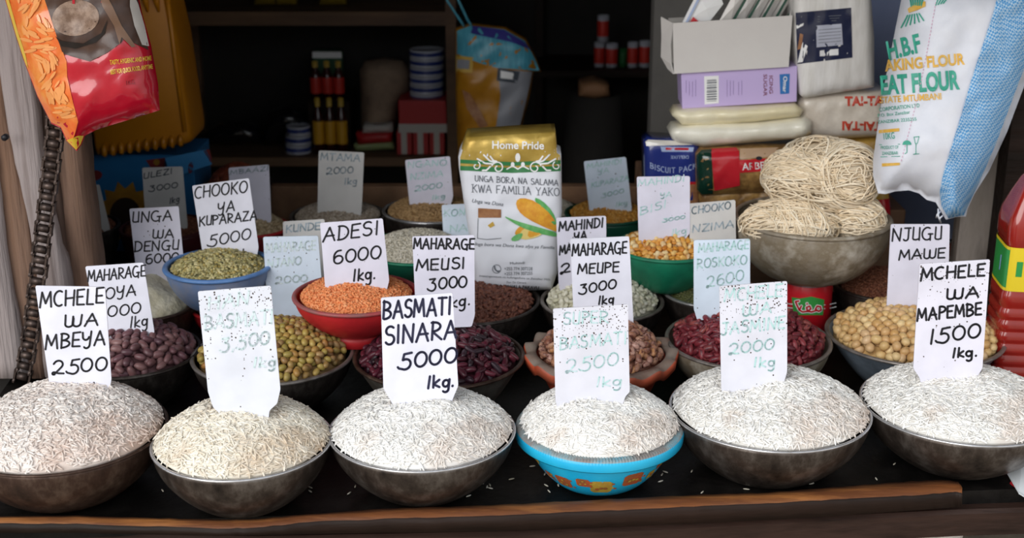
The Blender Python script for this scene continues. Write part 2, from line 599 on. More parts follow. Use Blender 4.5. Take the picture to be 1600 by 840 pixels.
def patch(surf, poly, name, m, parent, off=0.0008, step=8, smooth=0):
    if smooth:
        poly = smooth_poly(poly, smooth)
    o2 = resample(poly, step)
    vs, fs = tri_fill(o2, step)
    mb = MB()
    out = []
    for f in fs:
        a, b, c = (Vector(vs[i]) for i in f[:3])
        out.append(f[::-1] if (b - a).cross(c - a) > 0 else f)
    mb.add([surf.at(v[0], v[1], off) for v in vs], out)
    return mb.build(name, m, parent)

def ell(cx, cy, rx, ry, rot=0, n=20):
    c, s_ = math.cos(math.radians(rot)), math.sin(math.radians(rot))
    return [(cx + rx * math.cos(t) * c - ry * math.sin(t) * s_, cy + rx * math.cos(t) * s_ + ry * math.sin(t) * c) for t in [2 * math.pi * i / n for i in range(n)]]

# ------------------------------------------------------------------ hand lettering
def A_(cx, cy, rx, ry, a0, a1, n=12):
    return [(cx + rx * math.cos(math.radians(a0 + (a1 - a0) * i / n)), cy + ry * math.sin(math.radians(a0 + (a1 - a0) * i / n))) for i in range(n + 1)]

G = {
 'A': (.8, [[(0, 0), (.4, 1), (.8, 0)], [(.14, .36), (.7, .36)]]),
 'B': (.7, [[(.05, 1.02), (.05, 0)], [(.0, .98)] + A_(.12, .76, .48, .24, 90, -90) + A_(.12, .26, .58, .26, 90, -90)]),
 'C': (.7, [A_(.42, .5, .42, .5, 60, 300)]),
 'D': (.72, [[(.05, 1), (.05, 0)], [(.0, 1), (.2, 1)] + A_(.2, .5, .5, .5, 90, -90) + [(.0, 0)]]),
 'E': (.6, [[(.58, 1), (.03, .98), (.03, .02), (.6, 0)], [(.03, .52), (.5, .52)]]),
 'F': (.6, [[(.58, 1), (.03, .98), (.03, 0)], [(.03, .52), (.5, .52)]]),
 'G': (.85, [A_(.42, .5, .42, .5, 60, 300), [(.5, .42), (.85, .42)], [(.72, .44), (.72, -.08)]]),
 'H': (.72, [[(.04, 1), (.04, 0)], [(.68, 1), (.68, 0)], [(.04, .5), (.68, .52)]]),
 'I': (.2, [[(.1, 1), (.1, 0)]]),
 'J': (.6, [[(.1, 1), (.6, 1)], [(.42, 1), (.42, .2)] + A_(.22, .2, .2, .2, 0, -150)]),
 'K': (.7, [[(.05, 1), (.05, 0)], [(.66, 1), (.07, .46)], [(.2, .56), (.7, 0)]]),
 'L': (.55, [[(.05, 1), (.05, .02), (.55, 0)]]),
 'M': (.95, [[(.02, 0), (.12, 1), (.46, .25), (.8, 1), (.93, 0)]]),
 'N': (.75, [[(.04, 0), (.06, 1), (.66, 0), (.72, 1)]]),
 'O': (.8, [A_(.4, .5, .4, .5, 90, 450, 22)]),
 'P': (.62, [[(.05, 1), (.05, 0)], [(.0, .98)] + A_(.14, .74, .46, .25, 90, -90) + [(.05, .49)]]),
 'R': (.7, [[(.05, 1), (.05, 0)], [(.0, .98)] + A_(.14, .74, .46, .25, 90, -90) + [(.07, .48), (.7, 0)]]),
 'S': (.62, [A_(.34, .76, .28, .24, 40, 250) + A_(.32, .26, .3, .27, 75, -150)]),
 'T': (.7, [[(0, 1), (.7, 1)], [(.35, 1), (.35, 0)]]),
 'U': (.6, [[(.03, 1), (.03, .12), (.1, .03), (.3, .0), (.52, .06)], [(.57, 1), (.55, .0)]]),
 'W': (1., [[(0, 1)] + A_(.24, .24, .24, .24, 180, 330) + [(.48, .85)], [(.48, .7)] + A_(.72, .26, .24, .26, 190, 370) + [(.98, .95)]]),
 'Y': (.7, [[(.02, 1)] + A_(.28, .7, .24, .24, 190, 350) , [(.62, 1), (.56, .1)] + A_(.32, .08, .24, .26, 0, -140)]),
 'Z': (.7, [[(.03, 1), (.66, 1), (.02, 0), (.7, .02)]]),
 '0': (.72, [A_(.36, .5, .36, .48, 95, 455, 22)]),
 '1': (.25, [[(.16, 1), (.08, 0)]]),
 '2': (.75, [[(.04, .78)] + A_(.34, .7, .3, .3, 160, -40) + [(.16, .05)] + A_(.1, .08, .1, .09, 300, 60) + [(.4, .06), (.75, .02)]]),
 '3': (.75, [[(.12, .95), (.62, .98), (.34, .62)] + A_(.34, .28, .34, .36, 80, -110) + [(.0, .05), (-.06, .14)]]),
 '5': (.75, [[(.72, 1), (.26, .96), (.2, .58)] + A_(.38, .28, .32, .34, 110, -120) + [(.0, .06), (-.08, .16)]]),
 '6': (.7, [[(.52, .98)] + A_(.4, .5, .38, .48, 100, 180)[1:] + A_(.36, .28, .32, .3, 180, 520, 20)]),
 '7': (.6, [[(.02, 1), (.6, 1), (.2, 0)]]),
 '8': (.6, [A_(.3, .74, .24, .26, -90, 270, 16), A_(.3, .24, .3, .25, 90, 450, 16)]),
 '9': (.6, [A_(.3, .7, .28, .28, 0, 360, 16), [(.58, .75), (.5, 0)]]),
 'k': (.55, [[(.05, 1), (.03, 0)], [(.5, .62), (.05, .26), (.55, 0)]]),
 'g': (.55, [A_(.26, .32, .24, .28, 60, 400, 16), [(.52, .62), (.5, -.2)] + A_(.26, -.2, .24, .24, 0, -140)]),
 '.': (.2, [[(.1, .02), (.12, .06)]]),
 ',': (.2, [[(.1, .05), (.04, -.12)]]),
 '+': (.5, [[(0, .4), (.5, .4)], [(.25, .15), (.25, .65)]]),
 '-': (.4, [[(0, .4), (.4, .4)]]),
 ' ': (.4, []),
}

PLAIN = {'W': (1., [[(0, 1), (.25, 0), (.5, .9), (.75, 0), (1, 1)]]), 'Y': (.7, [[(0, 1), (.35, .5), (.7, 1)], [(.35, .5), (.35, 0)]]), 'U': (.7, [[(.05, 1), (.05, .3)] + A_(.35, .3, .3, .3, 180, 360) + [(.65, 1)]]), 'G': (.8, [A_(.42, .5, .4, .5, 60, 300), [(.5, .42), (.78, .42), (.78, .05)]])}

def strokes(text, gap=0.2, plain=False):
    x = 0.0
    out = []
    for ch in text:
        wd, st = PLAIN[ch] if plain and ch in PLAIN else G[ch]
        for s_ in st:
            out.append([(p[0] + x, p[1]) for p in s_])
        x += wd + gap
    return out, x - gap

def ribbon(mb, surf, pts, wpx, off):
    """round-ended ribbon along px points, lying on a surface"""
    for i in range(len(pts) - 1):
        a = Vector(pts[i]); b = Vector(pts[i + 1])
        d = b - a
        if d.length < 1e-6:
            continue
        n = Vector((-d.y, d.x)).normalized() * (wpx / 2)
        q = [a - n, b - n, b + n, a + n]
        mb.add([surf.at(p.x, p.y, off) for p in q], [(0, 1, 2, 3)], 0, False)
    for p in pts:
        mb.add([surf.at(p[0] + wpx / 2 * math.cos(t), p[1] + wpx / 2 * math.sin(t), off) for t in [2 * math.pi * i / 8 for i in range(8)]], [tuple(range(8))], 0, False)

def write(surf, items, name, m, parent, wpx=3.0, off=0.0006, slant=0.06, serif=False, jit=0.03, gap=0.2, rnd=None):
    """items: (text, x0, y0, x1, y1, height) with the baseline's two ends in px"""
    rnd = rnd or random.Random(hash(tuple(i[0] for i in items)) % 1000 if False else len(items) * 31 + sum(ord(c) for i in items for c in i[0]))
    mb = MB()
    for (text, x0, y0, x1, y1, h) in items:
        if not serif:
            h *= .84
        st, W = strokes(text, gap, serif)
        dx, dy = x1 - x0, y1 - y0
        for s_ in st:
            jx, jy, js = rnd.uniform(-jit, jit), rnd.uniform(-jit, jit), rnd.uniform(-jit, jit)
            pts = []
            for (u, v) in s_:
                u2 = (u + jx + slant * v + js * v) / W
                vv = v + jy
                pts.append((x0 + dx * u2, y0 + dy * u2 - h * vv))
            ribbon(mb, surf, pts, wpx, off)
            if serif:
                for e in (s_[0], s_[-1]):
                    if abs(s_[0][0] - s_[-1][0]) < .45 and len(s_) < 6 and (e[1] < .1 or e[1] > .9):
                        u2 = (e[0] + slant * e[1]) / W
                        cx, cy = x0 + dx * u2, y0 + dy * u2 - h * e[1]
                        ribbon(mb, surf, [(cx - h * .13, cy), (cx + h * .13, cy)], wpx * .8, off)
    return mb.build(name, m, parent)

_tc = {}
def glyphs(text, bold=0.0):
    key = (text, bold)
    if key not in _tc:
        cu = bpy.data.curves.new('lettering', 'FONT')
        cu.body = text
        cu.size = 1
        cu.resolution_u = 4
        cu.offset = bold
        ob = bpy.data.objects.new('lettering', cu)
        me = bpy.data.meshes.new_from_object(ob)
        vs = [(v.co.x, v.co.y) for v in me.vertices]
        fs = [tuple(p.vertices) for p in me.polygons]
        bpy.data.objects.remove(ob); bpy.data.curves.remove(cu); bpy.data.meshes.remove(me)
        _tc[key] = (vs, fs)
    return _tc[key]

def printed(surf, items, name, m, parent, off=0.0012, bold=0.0, slant=0.0, flip=False):
    """items: (text, x0, y0, x1, y1, height): printed type fitted on a px baseline"""
    mb = MB()
    for (text, x0, y0, x1, y1, h) in items:
        vs, fs = glyphs(text, bold)
        xs = [v[0] for v in vs]
        a, W = min(xs), max(max(xs) - min(xs), 1e-6)
        L = math.hypot(x1 - x0, y1 - y0)
        ux, uy = (x1 - x0) / L, (y1 - y0) / L
        nx, ny = uy, -ux            # up in px
        pts = []
        for (u, v) in vs:
            s_ = (u - a + slant * v) / W * L
            t_ = v / 0.7 * h
            pts.append(surf.at(x0 + ux * s_ + nx * t_, y0 + uy * s_ + ny * t_, off))
        mb.add(pts, fs, 0, False)
    return mb.build(name, m, parent)
# ================================================================== the place
TZ = 0.53                                    # underside of what stands on the table
FRONT_L, FRONT_R = at_z(0, 806, TZ), at_z(1503, 752, TZ)

def struct(o, label=None):
    o['kind'] = 'structure'
    if label: o['label'] = label
    return o

M['dirt'] = mat('dirt', '#8d7f6e', 0.95, c2='#a89a88', scale=3, bump=0.3, bscale=30)
M['dark_wall'] = mat('dark_wall', '#2a2725', 0.9, c2='#1d1b1a', scale=3)
M['grey_wall'] = mat('grey_wall', '#6f6c68', 0.9, c2='#5d5b59', scale=3, bump=0.1, bscale=40)
M['blue_wall'] = mat('blue_wall', '#8793b5', 0.8, c2='#7683a6', scale=2.5)
M['roof'] = mat('roof', '#4a4643', 0.85)
M['black_board'] = mat('black_board', '#0d0b0a', 0.5, c2='#211e1c', scale=14, lo=0.45, hi=0.75, bump=0.15, bscale=60, spec=0.18)
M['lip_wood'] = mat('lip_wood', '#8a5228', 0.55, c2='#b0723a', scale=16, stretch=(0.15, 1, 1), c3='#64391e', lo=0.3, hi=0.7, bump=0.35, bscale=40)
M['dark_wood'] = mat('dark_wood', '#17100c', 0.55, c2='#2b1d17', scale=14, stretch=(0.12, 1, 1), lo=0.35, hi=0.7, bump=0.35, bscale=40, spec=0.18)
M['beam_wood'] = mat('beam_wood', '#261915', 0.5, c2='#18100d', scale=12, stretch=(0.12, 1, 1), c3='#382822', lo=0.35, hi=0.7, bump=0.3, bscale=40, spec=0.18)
M['shelf_wood'] = mat('shelf_wood', '#75583f', 0.7, c2='#4f3a2c', scale=8, stretch=(0.2, 1, 1))
M['ledge_wood'] = mat('ledge_wood', '#a07a5c', 0.75, c2='#6d4f3c', scale=5, c3='#8a674c', lo=0.3, hi=0.7)

# ground, room
g = MB(); g.box((-8, -8, -0.05), (8, 7, 0)); struct(g.build('ground', M['dirt']), 'packed earth ground in front of and under the stall')
g = MB(); g.box((-2.3, 5.3, 0), (2.3, 5.4, 2.6)); struct(g.build('wall_back', M['dark_wall']), 'dark back wall of the shop')
g = MB(); g.box((-1.66, 2.6, 0), (-1.56, 5.4, 2.6)); struct(g.build('wall_left', M['dark_wall']), 'dark left wall of the shop')
g = MB(); g.box((2.3, 2.3, 0), (2.4, 5.4, 2.6)); struct(g.build('wall_right', M['dark_wall']), 'dark right wall of the shop')
g = MB(); g.box((-3.2, ROOF_Y, 2.06), (3.2, 5.4, 2.12)); struct(g.build('ceiling', M['roof']), 'roof over the stall')
g = MB(); g.box((-3.2, 2.56, 0), (-1.03, 2.66, 2.06)); struct(g.build('wall_front', M['dark_wall']), 'front wall of the stall beyond the timber post')
# grey partition behind the packets on the right, its street end blue
pl = at_y(1016, 200, 3.62)
g = MB(); g.box((pl.x, 3.62, 0), (2.3, 3.70, 2.5)); struct(g.build('wall_partition', M['grey_wall']), 'grey plaster partition behind the stacked packets')
a_ = at_y(1358, 100, 3.5).x
g = MB(); g.box((a_ - .15, 3.56, 0), (2.3, 3.615, 2.5)); struct(g.build('wall_panel', M['blue_wall']), 'blue-grey panel behind the flour sack')

# table
dirv = (FRONT_R - FRONT_L).normalized()
nrm = Vector((-dirv.y, dirv.x, 0))           # towards the shop
def tb(u, v, z):
    return Vector((FRONT_L.x + dirv.x * u + nrm.x * v, FRONT_L.y + dirv.y * u + nrm.y * v, z))
table = thing('market_table', tb(0.8, 0.8, 0), 'long dark wooden market table carrying all the bowls of rice and beans', 'table')
g = MB()
cs = [tb(-.14, -.03, 0), tb(2.3, -.03, 0), tb(2.3, 1.34, 0), tb(-.5, 1.72, 0), tb(-.5, .82, 0), tb(-.14, .82, 0)]
g.add([(c.x, c.y, TZ - .028) for c in cs] + [(c.x, c.y, TZ - .0015) for c in cs], [(5,4,3,2,1,0),(6,7,8,9,10,11)] + [(k, (k + 1) % 6, (k + 1) % 6 + 6, k + 6) for k in range(6)], 0, False)
g.build('table_top', M['black_board'], table)
# wavy worn lip along the front
ed = [(-120, 806, 816, 830), (0, 806, 817, 832), (120, 805, 818, 832), (250, 809, 822, 835), (340, 811, 825, 837), (400, 810, 824, 836), (480, 803, 815, 834), (600, 794, 810, 832), (700, 791, 807, 831), (800, 787, 804, 829), (900, 782, 799, 825), (1000, 777, 795, 821), (1100, 772, 790, 817), (1200, 769, 786, 812), (1300, 761, 780, 806), (1400, 753, 775, 799), (1470, 749, 770, 794), (1497, 752, 768, 792), (1503, 760, 770, 791)]
g = MB()
vs, fs = [], []
rr = random.Random(3)
ed2 = []
for i in range(len(ed) - 1):
    for k in range(6):
        t = k / 6
        ed2.append(tuple(ed[i][j] + (ed[i + 1][j] - ed[i][j]) * t + (rr.uniform(-.7, .7) if j in (1, 2) else 0) for j in range(4)))
ed2.append(ed[-1])
for (x, y0, y1, y2) in ed2:
    tz = TZ + .02
    p0 = at_z(x, y0, tz); p1 = at_z(x, y1, tz - .002)
    p2 = at_y(x, y2, p1.y - .004)
    pm = (p0 + p1) / 2 + Vector((0, 0, .003))
    pc = p1 + Vector((0, -.003, -.005))
    pb = Vector((p0.x, p0.y, p2.z))
    vs += [pb, p0, pm, p1, pc, p2]
N = len(ed2)
for i in range(N - 1):
    for k in range(6):
        k2 = (k + 1) % 6
        fs.append((i * 6 + k, i * 6 + k2, (i + 1) * 6 + k2, (i + 1) * 6 + k))
g.add(vs, fs, 0)
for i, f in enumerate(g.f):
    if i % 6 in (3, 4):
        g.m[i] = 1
g.add(vs[:6], [(0,1,2,3,4,5)], 1); g.add(vs[-6:], [(5,4,3,2,1,0)], 0)
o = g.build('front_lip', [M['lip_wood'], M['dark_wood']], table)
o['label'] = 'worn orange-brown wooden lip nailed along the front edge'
# heavy beam under the lip
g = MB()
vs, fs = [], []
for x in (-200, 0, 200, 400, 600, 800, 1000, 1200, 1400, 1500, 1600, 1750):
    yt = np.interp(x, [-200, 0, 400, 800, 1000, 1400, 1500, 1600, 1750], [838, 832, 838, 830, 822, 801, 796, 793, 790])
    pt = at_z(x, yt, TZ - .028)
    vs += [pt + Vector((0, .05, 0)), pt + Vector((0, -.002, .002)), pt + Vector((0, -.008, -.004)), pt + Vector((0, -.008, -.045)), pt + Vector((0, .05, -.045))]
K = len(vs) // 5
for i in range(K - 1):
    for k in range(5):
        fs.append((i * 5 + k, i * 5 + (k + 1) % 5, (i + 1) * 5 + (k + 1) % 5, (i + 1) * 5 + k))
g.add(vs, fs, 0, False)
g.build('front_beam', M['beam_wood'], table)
for u in (-.10, 0.75, 1.95):
    for v in (0.06, 1.25):
        g = MB(); p = tb(u, v, 0)
        g.box((p.x - .035, p.y - .035, 0), (p.x + .035, p.y + .035, TZ - .03))
        g.build('leg', M['dark_wood'], table)
# pale cloth hanging under the table at the right
p0, p1 = at_y(1338, 834, 2.12), at_y(1512, 828, 2.12)
g = MB()
vs, fs = [], []
for i in range(25):
    t = i / 24
    x = p0.x + (p1.x - p0.x) * t
    for k, z in enumerate((TZ - .075, .36, .2, .02)):
        vs.append((x, 2.14 + .012 * math.sin(i * 1.4) * (k + .3) / 3, z))
for i in range(24):
    for k in range(3):
        fs.append((i * 4 + k, (i + 1) * 4 + k, (i + 1) * 4 + k + 1, i * 4 + k + 1))
g.add(vs, fs)
M['pale_cloth'] = mat('pale_cloth', '#cfc9c2', 0.85, c2='#b7afa8', scale=20)
o = g.build('floor_sack', M['pale_cloth'])
md = o.modifiers.new('thick', 'SOLIDIFY'); md.thickness = .004
tag(o, 'pale cloth standing in the gap beneath the right end of the table', 'cloth')

# ------------------------------------------------------------------ bowls
def solve(xl, xr, yf, z):
    xc = (xl + xr) / 2
    P = at_z(xc, yf, z)
    u = Vector((P.x, P.y, 0)).normalized()
    r = .15
    for _ in range(10):
        C = P + u * r
        r = (xr - xl) / 2 * depth(C) / F
    return C, r

class Heap:
    def __init__(s, c, R, h, p=0.8, z0=None, bumps=0.0, seed=0):
        s.c, s.R, s.h, s.p, s.bm, s.sd = Vector(c), R, h, p, bumps, seed
        s.z0 = s.c.z if z0 is None else z0
    def z(s, x, y):
        q = ((x - s.c.x) ** 2 + (y - s.c.y) ** 2) / s.R ** 2
        if q >= 1:
            return s.z0 - (math.sqrt(q) - 1) * s.R * .6
        v = s.z0 + s.h * (1 - q) ** s.p
        if s.bm:
            v += s.bm * (1 - q) * noise.noise(Vector((x * 14, y * 14, s.sd)))
        return v
    def n(s, x, y):
        e = .003
        return Vector((-(s.z(x + e, y) - s.z(x - e, y)) / (2 * e), -(s.z(x, y + e) - s.z(x, y - e)) / (2 * e), 1)).normalized()
    def hit(s, px, py):
        y = s.c.y - s.R
        while y < s.c.y + s.R:
            p = at_y(px, py, y)
            if p.z <= s.z(p.x, p.y):
                return p
            y += .002
        return at_y(px, py, s.c.y)
    def hidden(s, p):
        """whether the heap itself hides p from the street side"""
        d = (CAM - p).normalized()
        for k in range(1, 14):
            q = p + d * (.012 * k)
            if s.z(q.x, q.y) > q.z + .002:
                return True
        return False
    def dome(s, mb, depth_=.03, n=40, m=12, drop=0.0):
        vs, fs = [(s.c.x, s.c.y, s.z(s.c.x, s.c.y) - drop)], []
        for k in range(1, m + 1):
            r = s.R * k / m * .995
            for i in range(n):
                a = 2 * math.pi * i / n
                x, y = s.c.x + r * math.cos(a), s.c.y + r * math.sin(a)
                vs.append((x, y, s.z(x, y) - drop))
        for i in range(n):
            a = 2 * math.pi * i / n
            vs.append((s.c.x + s.R * .8 * math.cos(a), s.c.y + s.R * .8 * math.sin(a), s.z0 - depth_))
        vs.append((s.c.x, s.c.y, s.z0 - depth_))
        for i in range(n):
            j = (i + 1) % n
            fs.append((0, 1 + i, 1 + j))
            for k in range(m):
                b = 1 + k * n
                fs.append((b + i, b + n + i, b + n + j, b + j))
            b = 1 + m * n
            fs.append((b + i, len(vs) - 1, b + j))
        mb.add(vs, fs)

def bowl(label, xl, xr, yf, z, zb, shell, rim, base=.42, wall=.003, lip=.0045, name='metal_bowl', group=None, style='round', flare=0.0):
    C, R = solve(xl, xr, yf, z)
    H = z - zb
    o = thing(name, (C.x, C.y, zb), label, 'bowl', group)
    mb = MB()
    rb = R * base
    prof = [(.0005, zb + .0005), (rb * .9, zb)]
    T = 14
    for i in range(T + 1):
        t = i / T
        if style == 'round':
            r = rb + (R - rb) * math.sin(math.pi / 2 * t) ** .8
        elif style == 'pot':
            r = rb + (R - rb) * math.sin(math.pi / 2 * min(1, t * 1.25)) ** .7
        else:
            r = rb + (R - rb) * t ** .75
        prof.append((r, zb + H * t))
    inner = []
    for i in range(T, -1, -1):
        t = i / T
        r = prof[2 + i][0] - wall
        inner.append((max(r, .001), max(prof[2 + i][1], zb + wall)))
    inner.append((.0005, zb + wall))
    mb.lathe(prof + inner, 72, (C.x, C.y, 0))
    mb.build('shell', shell, o)
    mb = MB()
    ring = [(R + lip * math.cos(a), z + lip * .8 * math.sin(a)) for a in [2 * math.pi * k / 10 for k in range(10)]]
    mb.lathe(ring, 80, (C.x, C.y, 0), closed=True)
    mb.build('rim', rim, o)
    return dict(o=o, C=C, R=R, z=z, zb=zb, inner=R - wall - lip)

# ------------------------------------------------------------------ loose goods
def grain_shape(seg=5):
    ts = [(-1, .25), (-.62, .8), (0, 1), (.62, .8), (1, .22)]
    v = []
    for t, r in ts:
        for i in range(seg):
            a = 2 * math.pi * i / seg
            v.append((t, r * math.cos(a), r * math.sin(a)))
    f = []
    for k in range(len(ts) - 1):
        for i in range(seg):
            j = (i + 1) % seg
            f.append((k * seg + i, k * seg + j, (k + 1) * seg + j, (k + 1) * seg + i))
    return np.array(v), np.array(f)

GV, GF = grain_shape(5)

def frames(N, heap, x, y, tilt):
    """rotation matrices whose first axis lies near the heap's surface"""
    nn = np.array([heap.n(a, b) for a, b in zip(x, y)])
    az = RNG.uniform(0, 2 * np.pi, N)
    t = np.stack([np.cos(az), np.sin(az), np.zeros(N)], 1)
    t -= nn * (t * nn).sum(1, keepdims=True)
    t += nn * np.tan(RNG.normal(0, tilt, N))[:, None]
    t /= np.linalg.norm(t, axis=1, keepdims=True)
    b = np.cross(nn, t); b /= np.linalg.norm(b, axis=1, keepdims=True)
    c = np.cross(t, b)
    ro = RNG.uniform(0, 2 * np.pi, N)
    b2 = b * np.cos(ro)[:, None] + c * np.sin(ro)[:, None]
    c2 = np.cross(t, b2)
    return np.stack([t, b2, c2], 2)     # columns

def grains(name, label, cat, heap, N, L, W, m, tilt=.14, Th=None, spread=.99, dz=.5, parent=None):
    """a heap of tiny grains nobody could count: one object"""
    r = heap.R * spread * np.sqrt(RNG.uniform(0, 1, N)); a = RNG.uniform(0, 2 * np.pi, N)
    x = heap.c.x + r * np.cos(a); y = heap.c.y + r * np.sin(a)
    z = np.array([heap.z(p, q) for p, q in zip(x, y)]) + RNG.uniform(-dz, dz * .6, N) * W
    Rm = frames(N, heap, x, y, tilt)
    sc = RNG.uniform(.8, 1.12, (N, 1))
    base = GV[None] * np.array([L / 2, W / 2, (Th or W) / 2])[None, None] * sc[:, :, None]
    V = np.einsum('nij,nvj->nvi', Rm, base) + np.stack([x, y, z], 1)[:, None]
    Q = GF[None] + (np.arange(N) * len(GV))[:, None, None]
    V = V.reshape(-1, 3); Q = Q.reshape(-1, 4)
    # the mass under the loose grains
    mb = MB(); heap.dome(mb, drop=W * .3)
    dv = np.array(mb.v); dq = [f for f in mb.f if len(f) == 4]
    dv2 = dv; k0 = len(V)
    tri = [(f[0], f[1], f[2], f[2]) for f in mb.f if len(f) == 3]
    Q = np.concatenate([Q, np.array(dq) + k0])
    V = np.concatenate([V, dv2])
    o = fast_mesh(name, V, Q, m)
    return tag(o, label, cat, kind='stuff')

def bean_mesh(name, L, W, T, bend, m, seg=12, rings=8, lumpy=0.0, flat=0.0):
    mb = MB()
    vs, fs = [], []
    def f(u, v):
        x = math.cos(v)
        rr = math.sin(v) ** .85
        y = rr * math.cos(u); z = rr * math.sin(u)
        p = Vector((x * L / 2, y * W / 2 + bend * W * (x * x - .4), z * T / 2))
        if bend and y < 0:
            p.y += bend * W * .5 * math.exp(-(x * 3.2) ** 2) * (-y)
        if flat:
            p.y *= 1 - flat * x
            p.z *= 1 - flat * x
        if lumpy:
            p *= 1 + lumpy * noise.noise(p * 260)
        return p
    vs.append(f(0, 0))
    for k in range(1, rings):
        for i in range(seg):
            vs.append(f(2 * math.pi * i / seg, math.pi * k / rings))
    vs.append(f(0, math.pi))
    for i in range(seg):
        j = (i + 1) % seg
        fs.append((0, 1 + i, 1 + j))
        for k in range(rings - 2):
            b = 1 + k * seg
            fs.append((b + i, b + seg + i, b + seg + j, b + j))
        b = 1 + (rings - 2) * seg
        fs.append((b + i, len(vs) - 1, b + j))
    mb.add(vs, fs)
    me = bpy.data.meshes.new(name)
    me.from_pydata(mb.v, [], mb.f)
    me.materials.append(m)
    me.polygons.foreach_set('use_smooth', [True] * len(me.polygons))
    me.update()
    return me

def pack(heap, d, spread, seed):
    rg = np.random.default_rng(seed)
    Rr = heap.R * spread
    N = int(math.pi * Rr * Rr / (d * d * .87))
    r = Rr * np.sqrt(rg.uniform(0, 1, N)); a = rg.uniform(0, 2 * np.pi, N)
    P = np.stack([r * np.cos(a), r * np.sin(a)], 1)
    for _ in range(50):
        D = P[:, None] - P[None]
        L = np.linalg.norm(D, axis=2) + 1e-9
        np.fill_diagonal(L, 9)
        push = np.clip(d - L, 0, None)
        P += ((D / L[..., None]) * push[..., None]).sum(1) * .28
        q = np.linalg.norm(P, axis=1)
        k = q > Rr
        P[k] *= (Rr / q[k])[:, None]
    return P + np.array([heap.c.x, heap.c.y])

def beans(kind, name, label, cat, group, heap, L, W, T, bend, hide=(), d=None, under=None, lumpy=0.0, flat=0.0, limit=300, spread=.97, seed=1, tilt=.25, lift=.22, heap_name='bean_heap'):
    """every bean in view is an object; those beneath are one mass"""
    m = M['bean_' + kind]
    me = bean_mesh(name, L, W, T, bend, m, lumpy=lumpy, flat=flat)
    d = d or math.sqrt(L * W) * .92
    P = pack(heap, d, spread, seed)
    pts = []
    for x, y in P:
        p = Vector((x, y, heap.z(x, y) + T * lift))
        if heap.hidden(p):
            continue
        px, py = to_px(p)
        if any(float(poly_dist(h_, px, py)[0]) > 7 for h_ in hide):
            continue
        if px < -12 or px > 1612:
            continue
        pts.append((depth(p), p))
    pts.sort(key=lambda t: t[0])
    pts = pts[:limit]
    Rm = frames(len(pts), heap, [p.x for _, p in pts], [p.y for _, p in pts], tilt)
    first = None
    for k, (_, p) in enumerate(pts):
        o = bpy.data.objects.new(name, me) if first is None else first.copy()
        first = first or o
        COL.objects.link(o)
        o.location = p + Vector((0, 0, T * float(RNG.uniform(-.12, .22))))
        o.rotation_euler = Matrix(Rm[k].tolist()).to_euler()
        s = float(RNG.uniform(.86, 1.08))
        o.scale = (s * float(RNG.uniform(.92, 1.06)), s, s)
        tag(o, label, cat, group)
    # the beans lying beneath
    P2 = pack(heap, d * 1.02, spread * .98, seed + 50)
    N = len(P2)
    x, y = P2[:, 0], P2[:, 1]
    z = np.array([heap.z(a, b) for a, b in P2]) - T * .32 + RNG.uniform(-.15, .15, N) * T
    Rm = frames(N, heap, x, y, tilt)
    lo = bean_mesh(name + '_low', L, W, T, bend, m, seg=8, rings=6, flat=flat)
    bv = np.array([tuple(v.co) for v in lo.vertices])
    bf = [tuple(p.vertices) for p in lo.polygons]
    bpy.data.meshes.remove(lo)
    V = np.einsum('nij,vj->nvi', Rm, bv) + np.stack([x, y, z], 1)[:, None]
    mb = MB()
    for k in range(N):
        mb.add(V[k], bf)
    heap.dome(mb, drop=T * .75)
    o = mb.build(heap_name, M['under_' + kind])
    tag(o, under, cat, kind='stuff')
    return len(pts)

# ------------------------------------------------------------------ price cards
CARD = {'w': card_mat('card_white', (.90, .90, .95)), 'l': card_mat('card_lilac', (.87, .86, .92), 0.05, 2.0),
        's': card_mat('card_specked', (.88, .89, .93), 0.95, 0.3), 't': card_mat('card_specked_thick', (.87, .87, .91), 1.05, 4.1),
        'u': card_mat('card_few_specks', (.88, .87, .92), 0.5, 7.7), 'y': card_mat('card_yellowed', (.82, .81, .80)), 'p': card_mat('card_pale', (.85, .90, .96), .08, 3.3)}

def round_poly(poly, r=4):
    out = []
    n = len(poly)
    for i in range(n):
        p = Vector(poly[i]); a = Vector(poly[i - 1]); b = Vector(poly[(i + 1) % n])
        da, db = (a - p), (b - p)
        ra, rb_ = min(r, da.length * .4), min(r, db.length * .4)
        A = p + da.normalized() * ra; B = p + db.normalized() * rb_
        for t in (0, .33, .67, 1):
            q = (A * (1 - t) ** 2) + p * (2 * t * (1 - t)) + B * t ** 2
            out.append((q.x, q.y))
    return out

